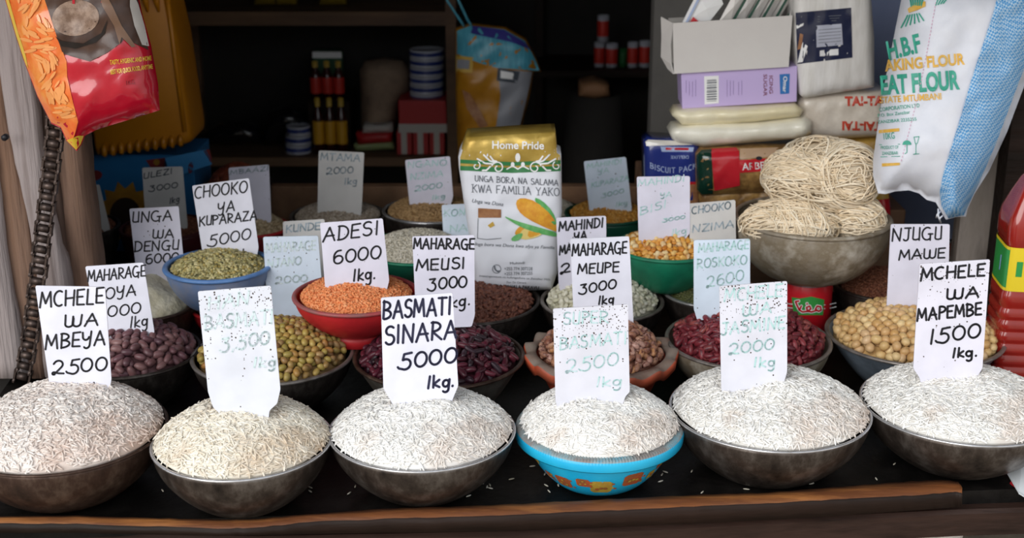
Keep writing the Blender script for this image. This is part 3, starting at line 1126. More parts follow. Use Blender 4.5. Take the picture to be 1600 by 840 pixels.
def card(label, pts, lines, ink, where, mt='w', wpx=3.2, lean=.10, yaw=0.0, jit=.03, ext=None, rc=3, base_px=None, slant=.06, group=None):
    """where: a Heap the card is stuck into, or the distance of its plane"""
    i = max(range(len(pts)), key=lambda k: pts[k][1] + pts[(k + 1) % len(pts)][1])
    b0, b1 = pts[i], pts[(i + 1) % len(pts)]
    mx, my = (b0[0] + b1[0]) / 2, (b0[1] + b1[1]) / 2
    if isinstance(where, Heap):
        p = where.hit(*(base_px or (mx, my)))
    else:
        p = at_y(mx, my, where)
    S = Plane(p, (yaw, -1, lean))
    tl, tr = pts[0], pts[1]
    dx, dy = mx - (tl[0] + tr[0]) / 2, my - (tl[1] + tr[1]) / 2
    L = math.hypot(dx, dy); dx, dy = dx / L, dy / L
    e = ext if ext is not None else .022 * F / depth(p)
    cx = (b0[0] + b1[0]) / 2
    low = [(b0[0] + (cx - b0[0]) * .12 + dx * e, b0[1] + dy * e), (b1[0] + (cx - b1[0]) * .12 + dx * e, b1[1] + dy * e)]
    full = list(pts[:i + 1]) + low + list(pts[i + 1:])
    poly = round_poly(full, rc)
    n = len(poly)
    fr = [S.at(x, y) for x, y in poly]
    bk = [q - S.n * .0022 for q in fr]
    mb = MB()
    mb.add(fr + bk, [tuple(range(n)), tuple(range(2 * n - 1, n - 1, -1))] + [(k, k + n, (k + 1) % n + n, (k + 1) % n) for k in range(n)], 0, False)
    o = mb.build('price_card', CARD[mt])
    tag(o, label, 'price card', group)
    if lines:
        write(S, lines, 'lettering', M[ink], o, wpx * .92, slant=slant, jit=jit)
    return S
# ================================================================== front row: rice
def rice(label, b, h, m, N=4300, p=.8, L=.0155, W=.0041, name='rice_heap', bumps=.012, seed=0, R=None, z0=None):
    hp = Heap((b['C'].x, b['C'].y, b['z']), R or b['R'] - .0035, h, p, z0=(b['z'] + .0035) if z0 is None else z0, bumps=bumps, seed=seed)
    grains(name, label, 'rice', hp, N, L, W, m, Th=W * .85)
    return hp

Z1 = .64
b1 = bowl('large brown stained metal bowl of rice at the left end of the front edge', -52, 264, 739, Z1, TZ, M['brown_metal'], M['brown_metal'], base=.5, lip=.0032, wall=.002)
b2 = bowl('round metal bowl with bright steel rim in front of the yellow-green beans', 245, 521, 750, Z1, TZ, M['old_metal'], M['steel'], base=.42, lip=.003, wall=.002)
b3 = bowl('shiny worn metal bowl in front of the dark kidney beans', 517, 805, 737, Z1, TZ, M['old_metal'], M['steel'], base=.4, lip=.003, wall=.002)
b5 = bowl('wide grey metal bowl of rice in front of the red kidney beans', 1044, 1352, 705, Z1, TZ, M['old_metal'], M['steel'], base=.5, lip=.003, wall=.002)
b6 = bowl('dark metal bowl of rice at the right end, in front of the juice bottle', 1342, 1646, 693, Z1, TZ, M['old_metal'], M['steel'], base=.42, lip=.003, wall=.002)

# the blue plastic basin with a ridged flange
C, R = solve(803, 1067, 722, .632)
o = thing('plastic_basin', (C.x, C.y, TZ), 'bright blue plastic basin with a ridged rim and printed squares, full of rice', 'bowl')
mb = MB()
zb = .632
def basin_r(t):
    return R * (.44 + .41 * math.sin(math.pi / 2 * t) ** .75)
prof = [(.0005, TZ + .0005), (basin_r(0) * .92, TZ)] + [(basin_r(k / 12), TZ + (zb - .014 - TZ) * k / 12) for k in range(13)]
prof += [(basin_r(1) - .003, zb - .004)] + [(basin_r(k / 12) - .004, TZ + .004 + (zb - .018 - TZ) * k / 12) for k in range(11, -1, -1)] + [(.0005, TZ + .004)]
mb.lathe(prof, 80, (C.x, C.y, 0))
mb.build('body', M['blue_plastic'], o)
mb = MB()
n = 504
fl = [(R * .80, zb - .008), (R * .83, zb - .001), (R * .90, zb + .001), (R * .965, zb), (R * .99, zb - .003), (R, zb - .008), (R * .995, zb - .019), (R * .985, zb - .021), (R * .98, zb - .016), (R * .9, zb - .010), (R * .82, zb - .012)]
mb.lathe(fl, n, (C.x, C.y, 0), zfun=lambda k, a: (.0022 if int(a / (2 * math.pi) * n + .5) % 3 == 0 else -.0018) if k in (2, 3) else 0, closed=True)
for i in range(len(mb.f)):
    k = i // n
    mb.m[i] = 1 if k in (1, 2, 3) else 0
mb.build('rim', [M['blue_plastic'], M['blue_dirty']], o)
M['sq_orange'] = mat('print_rust', '#b9532e', 0.5, c2='#8a5a34', scale=90)
M['sq_yellow'] = mat('print_yellow', '#c0a23c', 0.5, c2='#a8863a', scale=90)
mo, my_ = MB(), MB()
def on_basin(a, t, off=.0007):
    r = basin_r(t) + off
    return (C.x + r * math.cos(a), C.y + r * math.sin(a), TZ + (zb - .014 - TZ) * t)
rr = random.Random(5)
a0 = math.atan2(-C.y, -C.x)
for k, (ang, t0, w_, h_, col) in enumerate([(-66, .80, .16, .20, 1), (-50, .55, .1, .14, 0), (-33, .52, .17, .24, 0), (-13, .62, .13, .18, 0), (3, .52, .22, .3, 1), (31, .66, .2, .26, 0), (52, .62, .1, .16, 1), (64, .8, .16, .2, 0), (88, .6, .17, .24, 0), (110, .7, .18, .25, 1), (-95, .6, .17, .24, 0), (-120, .6, .2, .28, 1)]):
    a = a0 + math.radians(ang); t0 -= .1
    def quad(mb_, ac, tc_, hw, hh, off):
        pts = []
        for (sx_, sy_) in [(-1, -.7), (-.7, -1), (.7, -1), (1, -.7), (1, .7), (.7, 1), (-.7, 1), (-1, .7)]:
            pts.append(on_basin(ac + sx_ * hw, min(.99, max(.02, tc_ + sy_ * hh)), off))
        mid = on_basin(ac, tc_, off + .0004)
        mb_.add(pts + [mid], [(i, (i + 1) % 8, 8) for i in range(8)])
    tgt, oth = (my_, mo) if col else (mo, my_)
    quad(tgt, a, t0, w_ * .8, h_ * .58, .0008)
    for q in range(3):
        quad(oth, a + (q - 1) * w_ * .3, t0 + rr.uniform(-.06, .05), w_ * .13, h_ * .1, .0016)
    for q in range(3):
        quad(rr.choice((mo, my_)), a + w_ * rr.uniform(.8, 1.05), t0 + rr.uniform(-.13, .1), .022, .022, .0008)
mo.build('print', M['sq_orange'], o); my_.build('print', M['sq_yellow'], o)
b4 = dict(o=o, C=C, R=R, z=.632, zb=TZ, inner=R * .92)

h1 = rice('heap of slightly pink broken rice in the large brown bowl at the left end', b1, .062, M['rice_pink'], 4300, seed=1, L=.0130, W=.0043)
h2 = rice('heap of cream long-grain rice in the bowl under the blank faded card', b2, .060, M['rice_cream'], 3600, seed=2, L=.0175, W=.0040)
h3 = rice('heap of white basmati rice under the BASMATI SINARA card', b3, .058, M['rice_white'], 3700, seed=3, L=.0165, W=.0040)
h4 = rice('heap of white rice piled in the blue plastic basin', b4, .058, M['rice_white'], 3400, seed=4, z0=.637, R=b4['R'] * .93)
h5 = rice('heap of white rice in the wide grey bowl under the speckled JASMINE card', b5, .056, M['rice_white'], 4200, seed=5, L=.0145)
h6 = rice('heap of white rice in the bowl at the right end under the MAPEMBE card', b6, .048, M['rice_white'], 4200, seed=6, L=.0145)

# ================================================================== second row: beans
Z2 = .63
c2 = bowl('dark bowl of purple-brown beans behind the left rice bowl', 96, 314, 590, Z2, TZ, M['dark_metal'], M['dark_metal'], base=.5)
c3 = bowl('metal bowl of yellow-green beans behind the blank faded card', 306, 553, 601, Z2, TZ, M['dark_metal'], M['grey_rim'], base=.5)
c4 = bowl('grey metal bowl of dark kidney beans behind the BASMATI SINARA card', 556, 818, 608, Z2, TZ, M['pale_metal'], M['brown_metal'], base=.55, style='tub')
c6 = bowl('grey metal bowl of red kidney beans under the green maize bowl', 1040, 1292, 578, Z2, TZ, M['pot_metal'], M['grey_rim'], base=.5)
c7 = bowl('blue-grey zinc bowl of round bambara nuts beside the juice bottle', 1290, 1557, 571, Z2, TZ, M['zinc'], M['grey_rim'], base=.5, style='tub')
# orange scalloped plastic bowl
C, R = solve(818, 1057, 597, Z2)
o = thing('scalloped_bowl', (C.x, C.y, TZ), 'orange plastic bowl with a wavy scalloped rim holding pinto beans', 'bowl')
mb = MB()
prof = [(.0005, TZ + .0005), (R * .5, TZ)] + [(R * (.52 + .34 * (k / 10) ** .7), TZ + (Z2 - .004 - TZ) * k / 10) for k in range(11)]
prof += [(R * .84, Z2 - .006)] + [(R * (.5 + .34 * (k / 10) ** .7), TZ + .004 + (Z2 - .012 - TZ) * k / 10) for k in range(9, -1, -1)] + [(.0005, TZ + .004)]
mb.lathe(prof, 80, (C.x, C.y, 0))
mb.build('body', M['orange_plastic'], o)
mb = MB()
NS = 15
fl = [(R * .84, Z2 - .006), (R * .85, Z2 + .004), (R * .93, Z2 + .004), (R * .99, Z2 + .001), (R * 1.0, Z2 - .004), (R * .99, Z2 - .018), (R * .98, Z2 - .018), (R * .97, Z2 - .006), (R * .9, Z2 - .004)]
wv = {2: .5, 3: 1, 4: 1, 5: 1, 6: 1, 7: .9, 8: .5}
mb.lathe(fl, 180, (C.x, C.y, 0), rfun=lambda k, a: 1 + .022 * wv.get(k, 0) * math.cos(NS * a), zfun=lambda k, a: .0055 * wv.get(k, 0) * math.cos(NS * a), closed=True)
for i in range(len(mb.f)):
    mb.m[i] = 1 if i // 180 in (0, 1, 2) else 0
mb.build('rim', [M['orange_rim'], M['dusty_rim']], o)
c5 = dict(C=C, R=R, z=Z2, zb=TZ, inner=R * .86)

def heap_of(b, h, p=.8, bumps=.006, seed=0, R=None, dz=.002):
    return Heap((b['C'].x, b['C'].y, b['z']), R or b['inner'] * .97, h, p, z0=b['z'] - dz, bumps=bumps, seed=seed)

CARD1 = [(55, 446), (164, 448), (174, 592), (78, 606)]
CARD7 = [(309, 455), (423, 446), (438, 608), (433, 630), (421, 641), (347, 649), (333, 636), (325, 612)]
CARD9 = [(595, 465), (707, 457), (716, 602), (707, 624), (612, 628), (599, 606)]
CARD10 = [(864, 482), (981, 475), (984, 612), (977, 619), (868, 627)]
CARD13 = [(1124, 447), (1230, 439), (1230, 580), (1222, 607), (1127, 607)]
CARD16 = [(1437, 412), (1547, 405), (1535, 575), (1524, 593), (1437, 590), (1427, 575)]

p2 = heap_of(c2, .052, seed=1); p3 = heap_of(c3, .058, seed=2); p4 = heap_of(c4, .052, seed=3)
p5 = heap_of(c5, .062, seed=4, R=c5['R'] * .8); p6 = heap_of(c6, .060, seed=5); p7 = heap_of(c7, .050, seed=6)
nb = {}
nb['purple'] = beans('purple', 'purple_bean', 'shiny purple-brown bean heaped in the dark bowl behind the left rice', 'bean', 'purple-brown beans', p2, .0235, .0158, .0135, .10, [CARD1], under='mass of purple-brown beans filling the dark bowl behind the left rice', seed=21)
nb['green'] = beans('green', 'yellow_bean', 'small yellow-green or brownish bean heaped behind the blank faded card', 'bean', 'yellow-green beans', p3, .0178, .0140, .0130, .03, [CARD7], under='mass of yellow-green beans filling the bowl under the red lentil bowl', seed=22)
nb['kidney'] = beans('kidney', 'dark_kidney_bean', 'long dark maroon kidney bean heaped behind the BASMATI SINARA card', 'bean', 'dark kidney beans', p4, .026, .0122, .0112, .16, [CARD9], under='mass of dark maroon kidney beans filling the grey metal bowl', seed=23)
nb['pinto'] = beans('pinto', 'pinto_bean', 'mottled pinkish-tan pinto bean heaped in the orange scalloped bowl', 'bean', 'pinto beans', p5, .0210, .0138, .0125, .10, [CARD10], under='mass of mottled pinto beans filling the orange scalloped bowl', seed=24)
nb['red'] = beans('red', 'red_kidney_bean', 'wine-red kidney bean heaped in the grey bowl behind the JASMINE card', 'bean', 'red kidney beans', p6, .0245, .0125, .0115, .14, [CARD13], under='mass of wine-red kidney beans filling the grey metal bowl', seed=25)
nb['bambara'] = beans('bambara', 'bambara_nut', 'round tan bambara nut heaped in the zinc bowl under the NJUGU MAWE card', 'nut', 'bambara nuts', p7, .0205, .0185, .0178, 0, [CARD16], under='mass of round tan bambara nuts filling the zinc bowl', seed=26, lumpy=.12, heap_name='nut_heap')

# ================================================================== third row
d1 = bowl('dark bowl of pale gram flour behind the purple-brown beans', 134, 314, 502, .63, TZ, M['brown_metal'], M['brown_metal'], base=.5)
hf = heap_of(d1, .055, .7, bumps=.03, seed=9)
mb = MB(); hf.dome(mb, n=90, m=40)
o = mb.build('flour_heap', M['flour']); tag(o, 'heap of pale yellow gram flour under the UNGA WA DENGU card', 'flour', kind='stuff')
d2 = bowl('red plastic bowl mostly hidden behind the two faded white cards', 302, 500, 506, .615, TZ, M['red_plastic'], M['red_plastic'], base=.5, name='plastic_bowl')
hr = heap_of(d2, .03, seed=3)
grains('seed_heap', 'heap of pale grains in the red bowl behind the faded cards', 'grain', hr, 900, .008, .006, M['white_grain'])
d3 = bowl('slate-blue enamel bowl heaped with mung beans under the CHOOKO card', 262, 424, 440, .725, .640, M['slate_blue'], M['slate_blue_rim'], base=.55, name='enamel_bowl', lip=.006)
hm = heap_of(d3, .026, seed=5)
grains('mung_heap', 'heap of greenish-yellow split mung beans in the slate-blue bowl', 'grain', hm, 2200, .0088, .0060, M['mung'])
d4 = bowl('bright red plastic bowl of orange lentils standing on the bean bowls', 462, 654, 493, .725, .655, M['red_plastic'], M['red_plastic_rim'], base=.5, name='plastic_bowl', lip=.005)
mb = MB(); c_ = d4['C']; rb = d4['R'] * .5
mb.lathe([(rb * .98, .664), (rb * 1.03, .634), (rb * .98, .633), (rb * .9, .66)], 60, (c_.x, c_.y, 0), closed=True)
mb.build('foot_ring', M['red_plastic'], d4['o'])
hl = heap_of(d4, .036, .75, seed=6)
grains('lentil_heap', 'heap of orange lentils in the bright red bowl under the ADESI card', 'lentils', hl, 4600, .0064, .0052, M['lentil'], Th=.003)
d5 = bowl('dark metal bowl of small brown beans under the flour packet', 618, 842, 508, .63, TZ, M['dark_metal'], M['dark_metal'], base=.55)
hb = heap_of(d5, .032, seed=7)
grains('bean_heap', 'heap of small reddish-brown beans under the flour packet', 'beans', hb, 3000, .0105, .0078, M['brown_seed'])
d6 = bowl('dark bowl of white maize kernels behind the SUPER BASMATI card', 846, 1034, 503, .63, TZ, M['dark_metal'], M['grey_rim'], base=.5)
hw = heap_of(d6, .05, seed=8)
CARD11 = [(891, 373), (983, 369), (990, 507), (897, 512)]
nb['white'] = beans('white', 'white_kernel', 'whitish hulled maize kernel heaped behind the MAHARAGE MEUPE card', 'kernel', 'white maize kernels', hw, .0150, .0115, .008, .0, [CARD11, CARD10], under='mass of whitish hulled maize kernels in the dark bowl', seed=27, flat=.25, heap_name='kernel_heap')
d7 = bowl('teal green plastic bowl of yellow maize standing above the white kernels', 962, 1122, 409, .735, .645, M['green_plastic'], M['green_plastic'], base=.5, name='plastic_bowl', lip=.005)
hz = heap_of(d7, .032, seed=9)
CARD14 = [(1084, 375), (1172, 373), (1172, 482), (1084, 482)]
nb['maize'] = beans('maize', 'maize_kernel', 'golden yellow maize kernel heaped in the teal green bowl', 'kernel', 'yellow maize kernels', hz, .0150, .0120, .008, .0, [CARD14, CARD11], under='mass of golden maize kernels filling the teal green bowl', seed=28, flat=.3, heap_name='kernel_heap', tilt=.5)
d8 = bowl('steel bowl of dark green mung beans behind the ROSKOKO card', 1036, 1186, 480, .640, TZ, M['dark_metal'], M['steel'], base=.5)
hg = heap_of(d8, .03, seed=10)
grains('mung_heap', 'heap of dark green whole mung beans in the steel bowl', 'grain', hg, 2200, .0066, .0055, M['dark_mung'])
d9 = bowl('green plastic bowl of white grain behind the ADESI card', 566, 738, 414, .70, .635, M['dark_green_plastic'], M['green_plastic'], base=.5, name='plastic_bowl')
hq = heap_of(d9, .036, seed=11)
grains('grain_heap', 'heap of small white grain in the green bowl behind the ADESI card', 'grain', hq, 2600, .0070, .0045, M['white_grain'])
d10 = bowl('dark bowl of reddish grain between the tall pot and the NJUGU MAWE card', 1302, 1462, 470, .63, TZ, M['dark_metal'], M['dark_metal'], base=.5)
hd = heap_of(d10, .032, seed=12)
grains('grain_heap', 'heap of dull reddish-brown grain beside the noodle pot', 'grain', hd, 2600, .0075, .0052, M['millet'])

# ================================================================== fourth row
e1 = bowl('dark maroon bowl of finger millet under the ULEZI card', 192, 328, 374, .66, TZ, M['maroon_plastic'], M['maroon_plastic'], base=.55, name='plastic_bowl')
g1 = heap_of(e1, .02, seed=1); grains('millet_heap', 'heap of dark brown finger millet under the ULEZI card', 'grain', g1, 2600, .006, .005, M['millet'])
e2 = bowl('dark bowl of brown grain beside the wooden post', 54, 186, 372, .66, TZ, M['dark_metal'], M['dark_metal'], base=.55)
g2 = heap_of(e2, .022, seed=2); grains('grain_heap', 'heap of brown grain in the shadow beside the wooden post', 'grain', g2, 2000, .007, .005, M['millet'])
e3 = bowl('dark bowl of red peanuts beside the blue carton', 322, 424, 300, .70, TZ, M['dark_metal'], M['dark_metal'], base=.55)
g3 = heap_of(e3, .05, .7, seed=3); grains('peanut_heap', 'heap of red-skinned peanuts beside the blue carton', 'peanuts', g3, 1300, .013, .009, M['peanut'])
e4 = bowl('red plastic bowl of beige peas behind the CHOOKO card', 345, 452, 370, .66, TZ, M['dark_red_plastic'], M['red_plastic'], base=.55, name='plastic_bowl')
g4 = heap_of(e4, .034, .7, seed=4); grains('pea_heap', 'heap of beige peas in the red bowl behind the CHOOKO card', 'peas', g4, 1500, .0095, .008, M['beige'])
e5 = bowl('grey bowl of sorghum under the MTAMA card', 456, 602, 357, .665, TZ, M['pale_metal'], M['grey_rim'], base=.55)
g5 = heap_of(e5, .032, .7, seed=5); grains('sorghum_heap', 'heap of pale sorghum under the MTAMA card', 'grain', g5, 3400, .0066, .0056, M['sorghum'])
e6 = bowl('dark metal bowl of wheat under the NGANO NZIMA card', 600, 748, 349, .685, TZ, M['dark_metal'], M['steel'], base=.75, style='tub')
g6 = heap_of(e6, .034, .7, seed=6); grains('wheat_heap', 'heap of brown wheat under the NGANO NZIMA card', 'grain', g6, 3000, .0085, .0048, M['wheat'])
e7 = bowl('dark green bowl of cracked maize behind the MAHINDI card', 884, 1012, 351, .685, TZ, M['dark_green_plastic'], M['dark_green_plastic'], base=.55, name='plastic_bowl')
g7 = heap_of(e7, .030, .7, seed=7); grains('maize_heap', 'heap of cracked golden maize in the dark green bowl', 'grain', g7, 2000, .0085, .006, M['far_maize'])
e8 = bowl('dark bowl of pale grain half hidden behind the flour packet', 800, 906, 342, .655, TZ, M['dark_metal'], M['dark_metal'], base=.55)
g8 = heap_of(e8, .026, .7, seed=8); grains('grain_heap', 'small heap of pale grain just right of the flour packet', 'grain', g8, 1300, .008, .006, M['white_grain'])
e9 = bowl('grey bowl of orange-red beans beside the wooden panel', 1466, 1600, 416, .63, TZ, M['pale_metal'], M['grey_rim'], base=.55)
g9 = heap_of(e9, .012, seed=8); grains('bean_heap', 'orange-red beans in the grey bowl beside the wooden panel', 'beans', g9, 700, .013, .009, M['peanut'])

# ================================================================== price cards
card('white price card reading MCHELE WA MBEYA 2500 stuck in the left rice', CARD1, [('MCHELE', 62, 480, 161, 473, 28), ('WA', 102, 511, 152, 507, 22), ('MBEYA', 71, 545, 163, 538, 26), ('2500', 82, 585, 166, 578, 25), ('1', 132, 612, 136, 612, 16), ('1', 143, 611, 147, 611, 16)], 'black_ink', h1, 'w', 3.4)
card('white price card reading MAHARAGE SOYA stuck in the purple-brown beans', [(133, 416), (224, 410), (241, 517), (155, 524)], [('MAHARAGE', 137, 440, 227, 431, 20), ('SOYA', 150, 469, 212, 461, 20), ('3000', 150, 497, 219, 489, 20), ('1kg', 203, 512, 230, 508, 20)], 'black_ink', p2, 'w', 2.6)
card('price card reading UNGA WA DENGU 6000 in the flour', [(202, 326), (279, 322), (289, 430), (214, 436)], [('UNGA', 207, 347, 268, 344, 19), ('WA', 239, 372, 271, 371, 16), ('DENGU', 210, 393, 279, 389, 18), ('6000', 228, 412, 279, 408, 17)], 'black_ink', hf, 'l', 2.6)
card('white price card reading CHOOKO YA KUPARAZA 5000 in the slate-blue bowl', [(300, 290), (389, 278), (404, 386), (316, 393)], [('CHOOKO', 304, 310, 386, 300, 21), ('YA', 340, 334, 366, 329, 19), ('KUPARAZA', 311, 353, 401, 343, 17), ('5000', 325, 385, 391, 373, 20), ('1', 366, 400, 369, 400, 12), ('1', 378, 399, 381, 399, 12)], 'black_ink', hm, 'w', 2.6)
card('white price card reading ADESI 6000 1kg in the orange lentils', [(500, 348), (598, 341), (608, 438), (508, 449)], [('ADESI', 505, 377, 590, 366, 25), ('6000', 521, 412, 594, 403, 24), ('1kg.', 552, 439, 586, 435, 21)], 'black_ink', hl, 'l', 3.2)
card('blank-looking white card with very faint writing behind the yellow-green beans', [(411, 370), (497, 368), (508, 508), (420, 516)], [('MAHARAGE', 415, 394, 493, 390, 17), ('NJANO', 418, 418, 470, 413, 15), ('2000', 430, 443, 480, 440, 13)], 'pale_ink', hr, 'p', 2.6, lean=.05)
card('tall speckled card with faded green BASMATI 3500 in the cream rice', CARD7, [('HAN', 325, 484, 388, 474, 24), ('BASMATI', 319, 515, 426, 505, 26), ('3,500', 344, 549, 420, 537, 24), ('1kg', 396, 573, 430, 572, 18)], 'pale_ink', h2, 's', 3.6)
card('white price card reading MAHARAGE MEUSI 3000 in the dark kidney beans', [(644, 369), (741, 367), (742, 492), (650, 495)], [('MAHARAGE', 646, 388, 741, 389, 19), ('MEUSI', 650, 422, 725, 419, 20), ('3000', 669, 453, 729, 448, 21), ('1kg.', 696, 482, 734, 476, 20)], 'black_ink', p4, 'l', 3.2, base_px=(728, 499))
card('large white price card reading BASMATI SINARA 5000 1kg', CARD9, [('BASMATI', 598, 498, 704, 491, 32), ('SINARA', 601, 538, 713, 527, 33), ('5000', 623, 577, 712, 565, 28), ('1kg.', 668, 606, 709, 603, 22)], 'navy_ink', h3, 'w', 4.2)
card('speckled card with faded green SUPER BASMATI 2500 in the blue basin', CARD10, [('SUPER', 880, 506, 950, 504, 22), ('BASMATI', 874, 546, 978, 536, 22), ('2500', 884, 582, 965, 570, 24), ('1kg', 931, 604, 970, 602, 18)], 'teal_ink', h4, 't', 2.6)
card('white price card reading MAHARAGE MEUPE 3000 1kg', CARD11, [('MAHARAGE', 894, 399, 979, 395, 21), ('MEUPE', 902, 428, 967, 424, 18), ('3000', 905, 459, 962, 450, 17), ('1kg', 935, 475, 958, 473, 15)], 'black_ink', p5, 'w', 3.0, base_px=(987, 509))
card('price card reading MAHINDI YA, half hidden behind the MAHARAGE MEUPE card', [(869, 340), (947, 337), (948, 440), (873, 446)], [('MAHINDI', 873, 361, 942, 354, 17), ('YA', 897, 377, 916, 373, 15), ('MA', 874, 398, 893, 394, 16), ('2', 876, 428, 891, 424, 17)], 'black_ink', hw, 'l', 3.0)
card('speckled card with faded teal MCHELE WA JASMINE 2000', CARD13, [('MCHELE', 1131, 471, 1222, 462, 23), ('WA', 1161, 494, 1204, 488, 20), ('JASMINE', 1127, 523, 1225, 512, 22), ('2000', 1139, 554, 1209, 545, 20), ('1kg', 1177, 573, 1210, 572, 18)], 'teal_ink', h5, 't', 3.0)
card('pale card with faded MAHARAGE ROSKOKO in the red kidney beans', CARD14, [('MAHARAGE', 1091, 394, 1169, 388, 16), ('ROSKOKO', 1089, 419, 1166, 412, 17), ('2600', 1104, 449, 1161, 437, 20)], 'teal_ink', p6, 'p', 2.6, base_px=(1100, 483))
card('price card reading NJUGU MAWE stuck in the bambara nuts', [(1392, 350), (1484, 350), (1481, 481), (1385, 487)], [('NJUGU', 1393, 376, 1471, 373, 23), ('MAWE', 1404, 406, 1476, 402, 18)], 'black_ink', p7, 'l', 3.0)
card('white price card reading MCHELE WA MAPEMBE 1500 1kg', CARD16, [('MCHELE', 1438, 438, 1538, 430, 22), ('WA', 1479, 468, 1528, 463, 19), ('MAPEMBE', 1433, 501, 1533, 491, 22), ('1500', 1452, 537, 1530, 527, 26), ('1kg.', 1488, 558, 1526, 556, 17)], 'black_ink', h6, 'u', 3.8)
card('grey shaded card reading ULEZI 3000 in front of the blue carton', [(222, 262), (285, 260), (293, 352), (228, 358)], [('ULEZI', 225, 279, 269, 271, 10), ('3000', 233, 299, 277, 293, 10), ('1kg', 265, 318, 280, 314, 10)], 'dull_ink', g1, 'y', 1.8)
card('lilac card with worn-off writing left of the MTAMA card', [(357, 262), (420, 257), (424, 342), (362, 347)], [('MBAAZI', 360, 273, 419, 266, 8)], 'grey_ink', g4, 'l', 1.6)
card('yellowed card reading MTAMA 2000 in the sorghum', [(498, 235), (569, 238), (565, 331), (496, 331)], [('MTAMA', 501, 250, 562, 252, 13), ('2000', 510, 272, 551, 270, 12), ('1kg', 538, 288, 557, 287, 11)], 'grey_ink', g5, 'y', 2.0)
card('pale card with faded NGANO NZIMA in the wheat', [(633, 250), (703, 244), (708, 307), (705, 317), (640, 320)], [('NGANO', 637, 262, 697, 258, 11), ('NZIMA', 641, 281, 692, 275, 11), ('2000', 648, 299, 690, 293, 10), ('1kg', 675, 312, 695, 309, 8)], 'teal_ink', g6, 'l', 2.0)
card('pale card half hidden behind the left edge of the flour packet', [(690, 320), (734, 318), (738, 372), (693, 374)], [('KON', 694, 338, 726, 336, 12), ('NA', 702, 362, 730, 360, 12)], 'teal_ink', hq, 'p', 2.2)
card('grey card showing only its upper edge left of the ADESI card', [(442, 346), (507, 342), (512, 440), (444, 444)], [('KUNDE', 447, 363, 500, 358, 13)], 'grey_ink', 2.76, 'y', 2.4)
card('tilted pale card with faded MAHINDI YA KUPARAZA in the cracked maize', [(912, 252), (978, 245), (987, 325), (921, 330)], [('MAHINDI', 917, 263, 971, 255, 8), ('YA', 934, 272, 951, 269, 9), ('KUPARAZA', 924, 293, 982, 281, 9), ('3000', 940, 309, 974, 301, 8), ('1kg', 962, 323, 980, 319, 8)], 'teal_ink', g7, 'p', 1.8)
card('pale card with faded MAHINDI YA BISI in the teal green bowl', [(995, 276), (1078, 275), (1078, 364), (1071, 373), (998, 374)], [('MAHINDI', 997, 291, 1069, 283, 12), ('YA', 1031, 309, 1049, 307, 9), ('BISI', 1000, 336, 1040, 324, 14), ('3000', 1035, 347, 1070, 341, 6), ('1kg', 1049, 369, 1072, 364, 12)], 'teal_ink', hz, 'l', 2.0)
card('grey card with faded CHOOKO NZIMA left of the noodle pot', [(1076, 318), (1149, 312), (1151, 440), (1080, 446)], [('CHOOKO', 1081, 334, 1141, 326, 13), ('NZIMA', 1082, 363, 1146, 355, 13)], 'grey_ink', hg, 'y', 2.2)
card('shadowed grey card next to the wooden post', [(118, 293), (155, 288), (171, 354), (128, 359)], [('E', 138, 326, 147, 324, 8), ('0', 140, 348, 150, 346, 9)], 'dull_ink', g2, 'y', 1.8)
# ================================================================== flour packet
M['paper_white'] = mat('paper_white', '#e6e8f0', 0.38, bump=0.05, bscale=30)
M['gold_foil'] = mat('gold_foil', '#b3923c', 0.32, 0.35, c2='#c8ab58', scale=14, bump=0.25, bscale=22)
M['pack_green'] = mat('pack_green', '#2f7a45', 0.45)
M['white_print'] = mat('white_print', '#efefef', 0.5)
M['grey_print'] = mat('grey_print', '#5a5f68', 0.5)
M['gold_print'] = mat('gold_print', '#c9a54a', 0.5)
M['corn_yellow'] = mat('corn_yellow', '#eab03a', 0.5, c2='#d98f2a', scale=60)
M['corn_pale'] = mat('corn_pale', '#e8cf7e', 0.5)
M['leaf_green'] = mat('leaf_green', '#4fa554', 0.5, c2='#7cc07a', scale=50)
M['brown_print'] = mat('brown_print', '#8a5a3c', 0.5, c2='#a87850', scale=60)
SP = Puff([(728, 213), (800, 208), (868, 205), (871, 238), (877, 241), (878, 330), (871, 425), (862, 452), (800, 455), (742, 449), (735, 380), (724, 310), (717, 262), (716, 245), (721, 233)], 2.735, .018, 26, back=.02, depth=.075, wr=.0035, wscale=22, seed=3, step=7)
o = SP.mesh('flour_packet', [M['paper_white'], M['gold_foil']])
tag(o, 'white and gold paper packet of maize flour standing among the bowls', 'flour packet')
for p_ in o.data.polygons:
    if p_.center.z + o.location.z > at_y(800, 232, 2.735).z:
        p_.material_index = 1
gt_ = patch(SP, [(729, 215), (800, 210), (867, 207), (870, 239), (875, 242), (876, 262), (800, 266), (719, 262), (719, 246), (723, 234)], 'gold_top', M['gold_foil'], o, .0008, 7)
patch(SP, [(719, 249), (800, 253), (876, 250), (876, 256), (800, 259), (719, 255)], 'green_band', M['pack_green'], o, .0016, 7)
patch(SP, [(719, 259), (800, 262), (876, 259), (876, 267), (800, 270), (719, 266)], 'green_band', M['pack_green'], o, .0016, 7)
mb = MB()
def spiral(cx, cy, r0, r1, a0, a1, n=20):
    return [(cx + (r0 + (r1 - r0) * i / n) * math.cos(math.radians(a0 + (a1 - a0) * i / n)), cy + (r0 + (r1 - r0) * i / n) * math.sin(math.radians(a0 + (a1 - a0) * i / n))) for i in range(n + 1)]
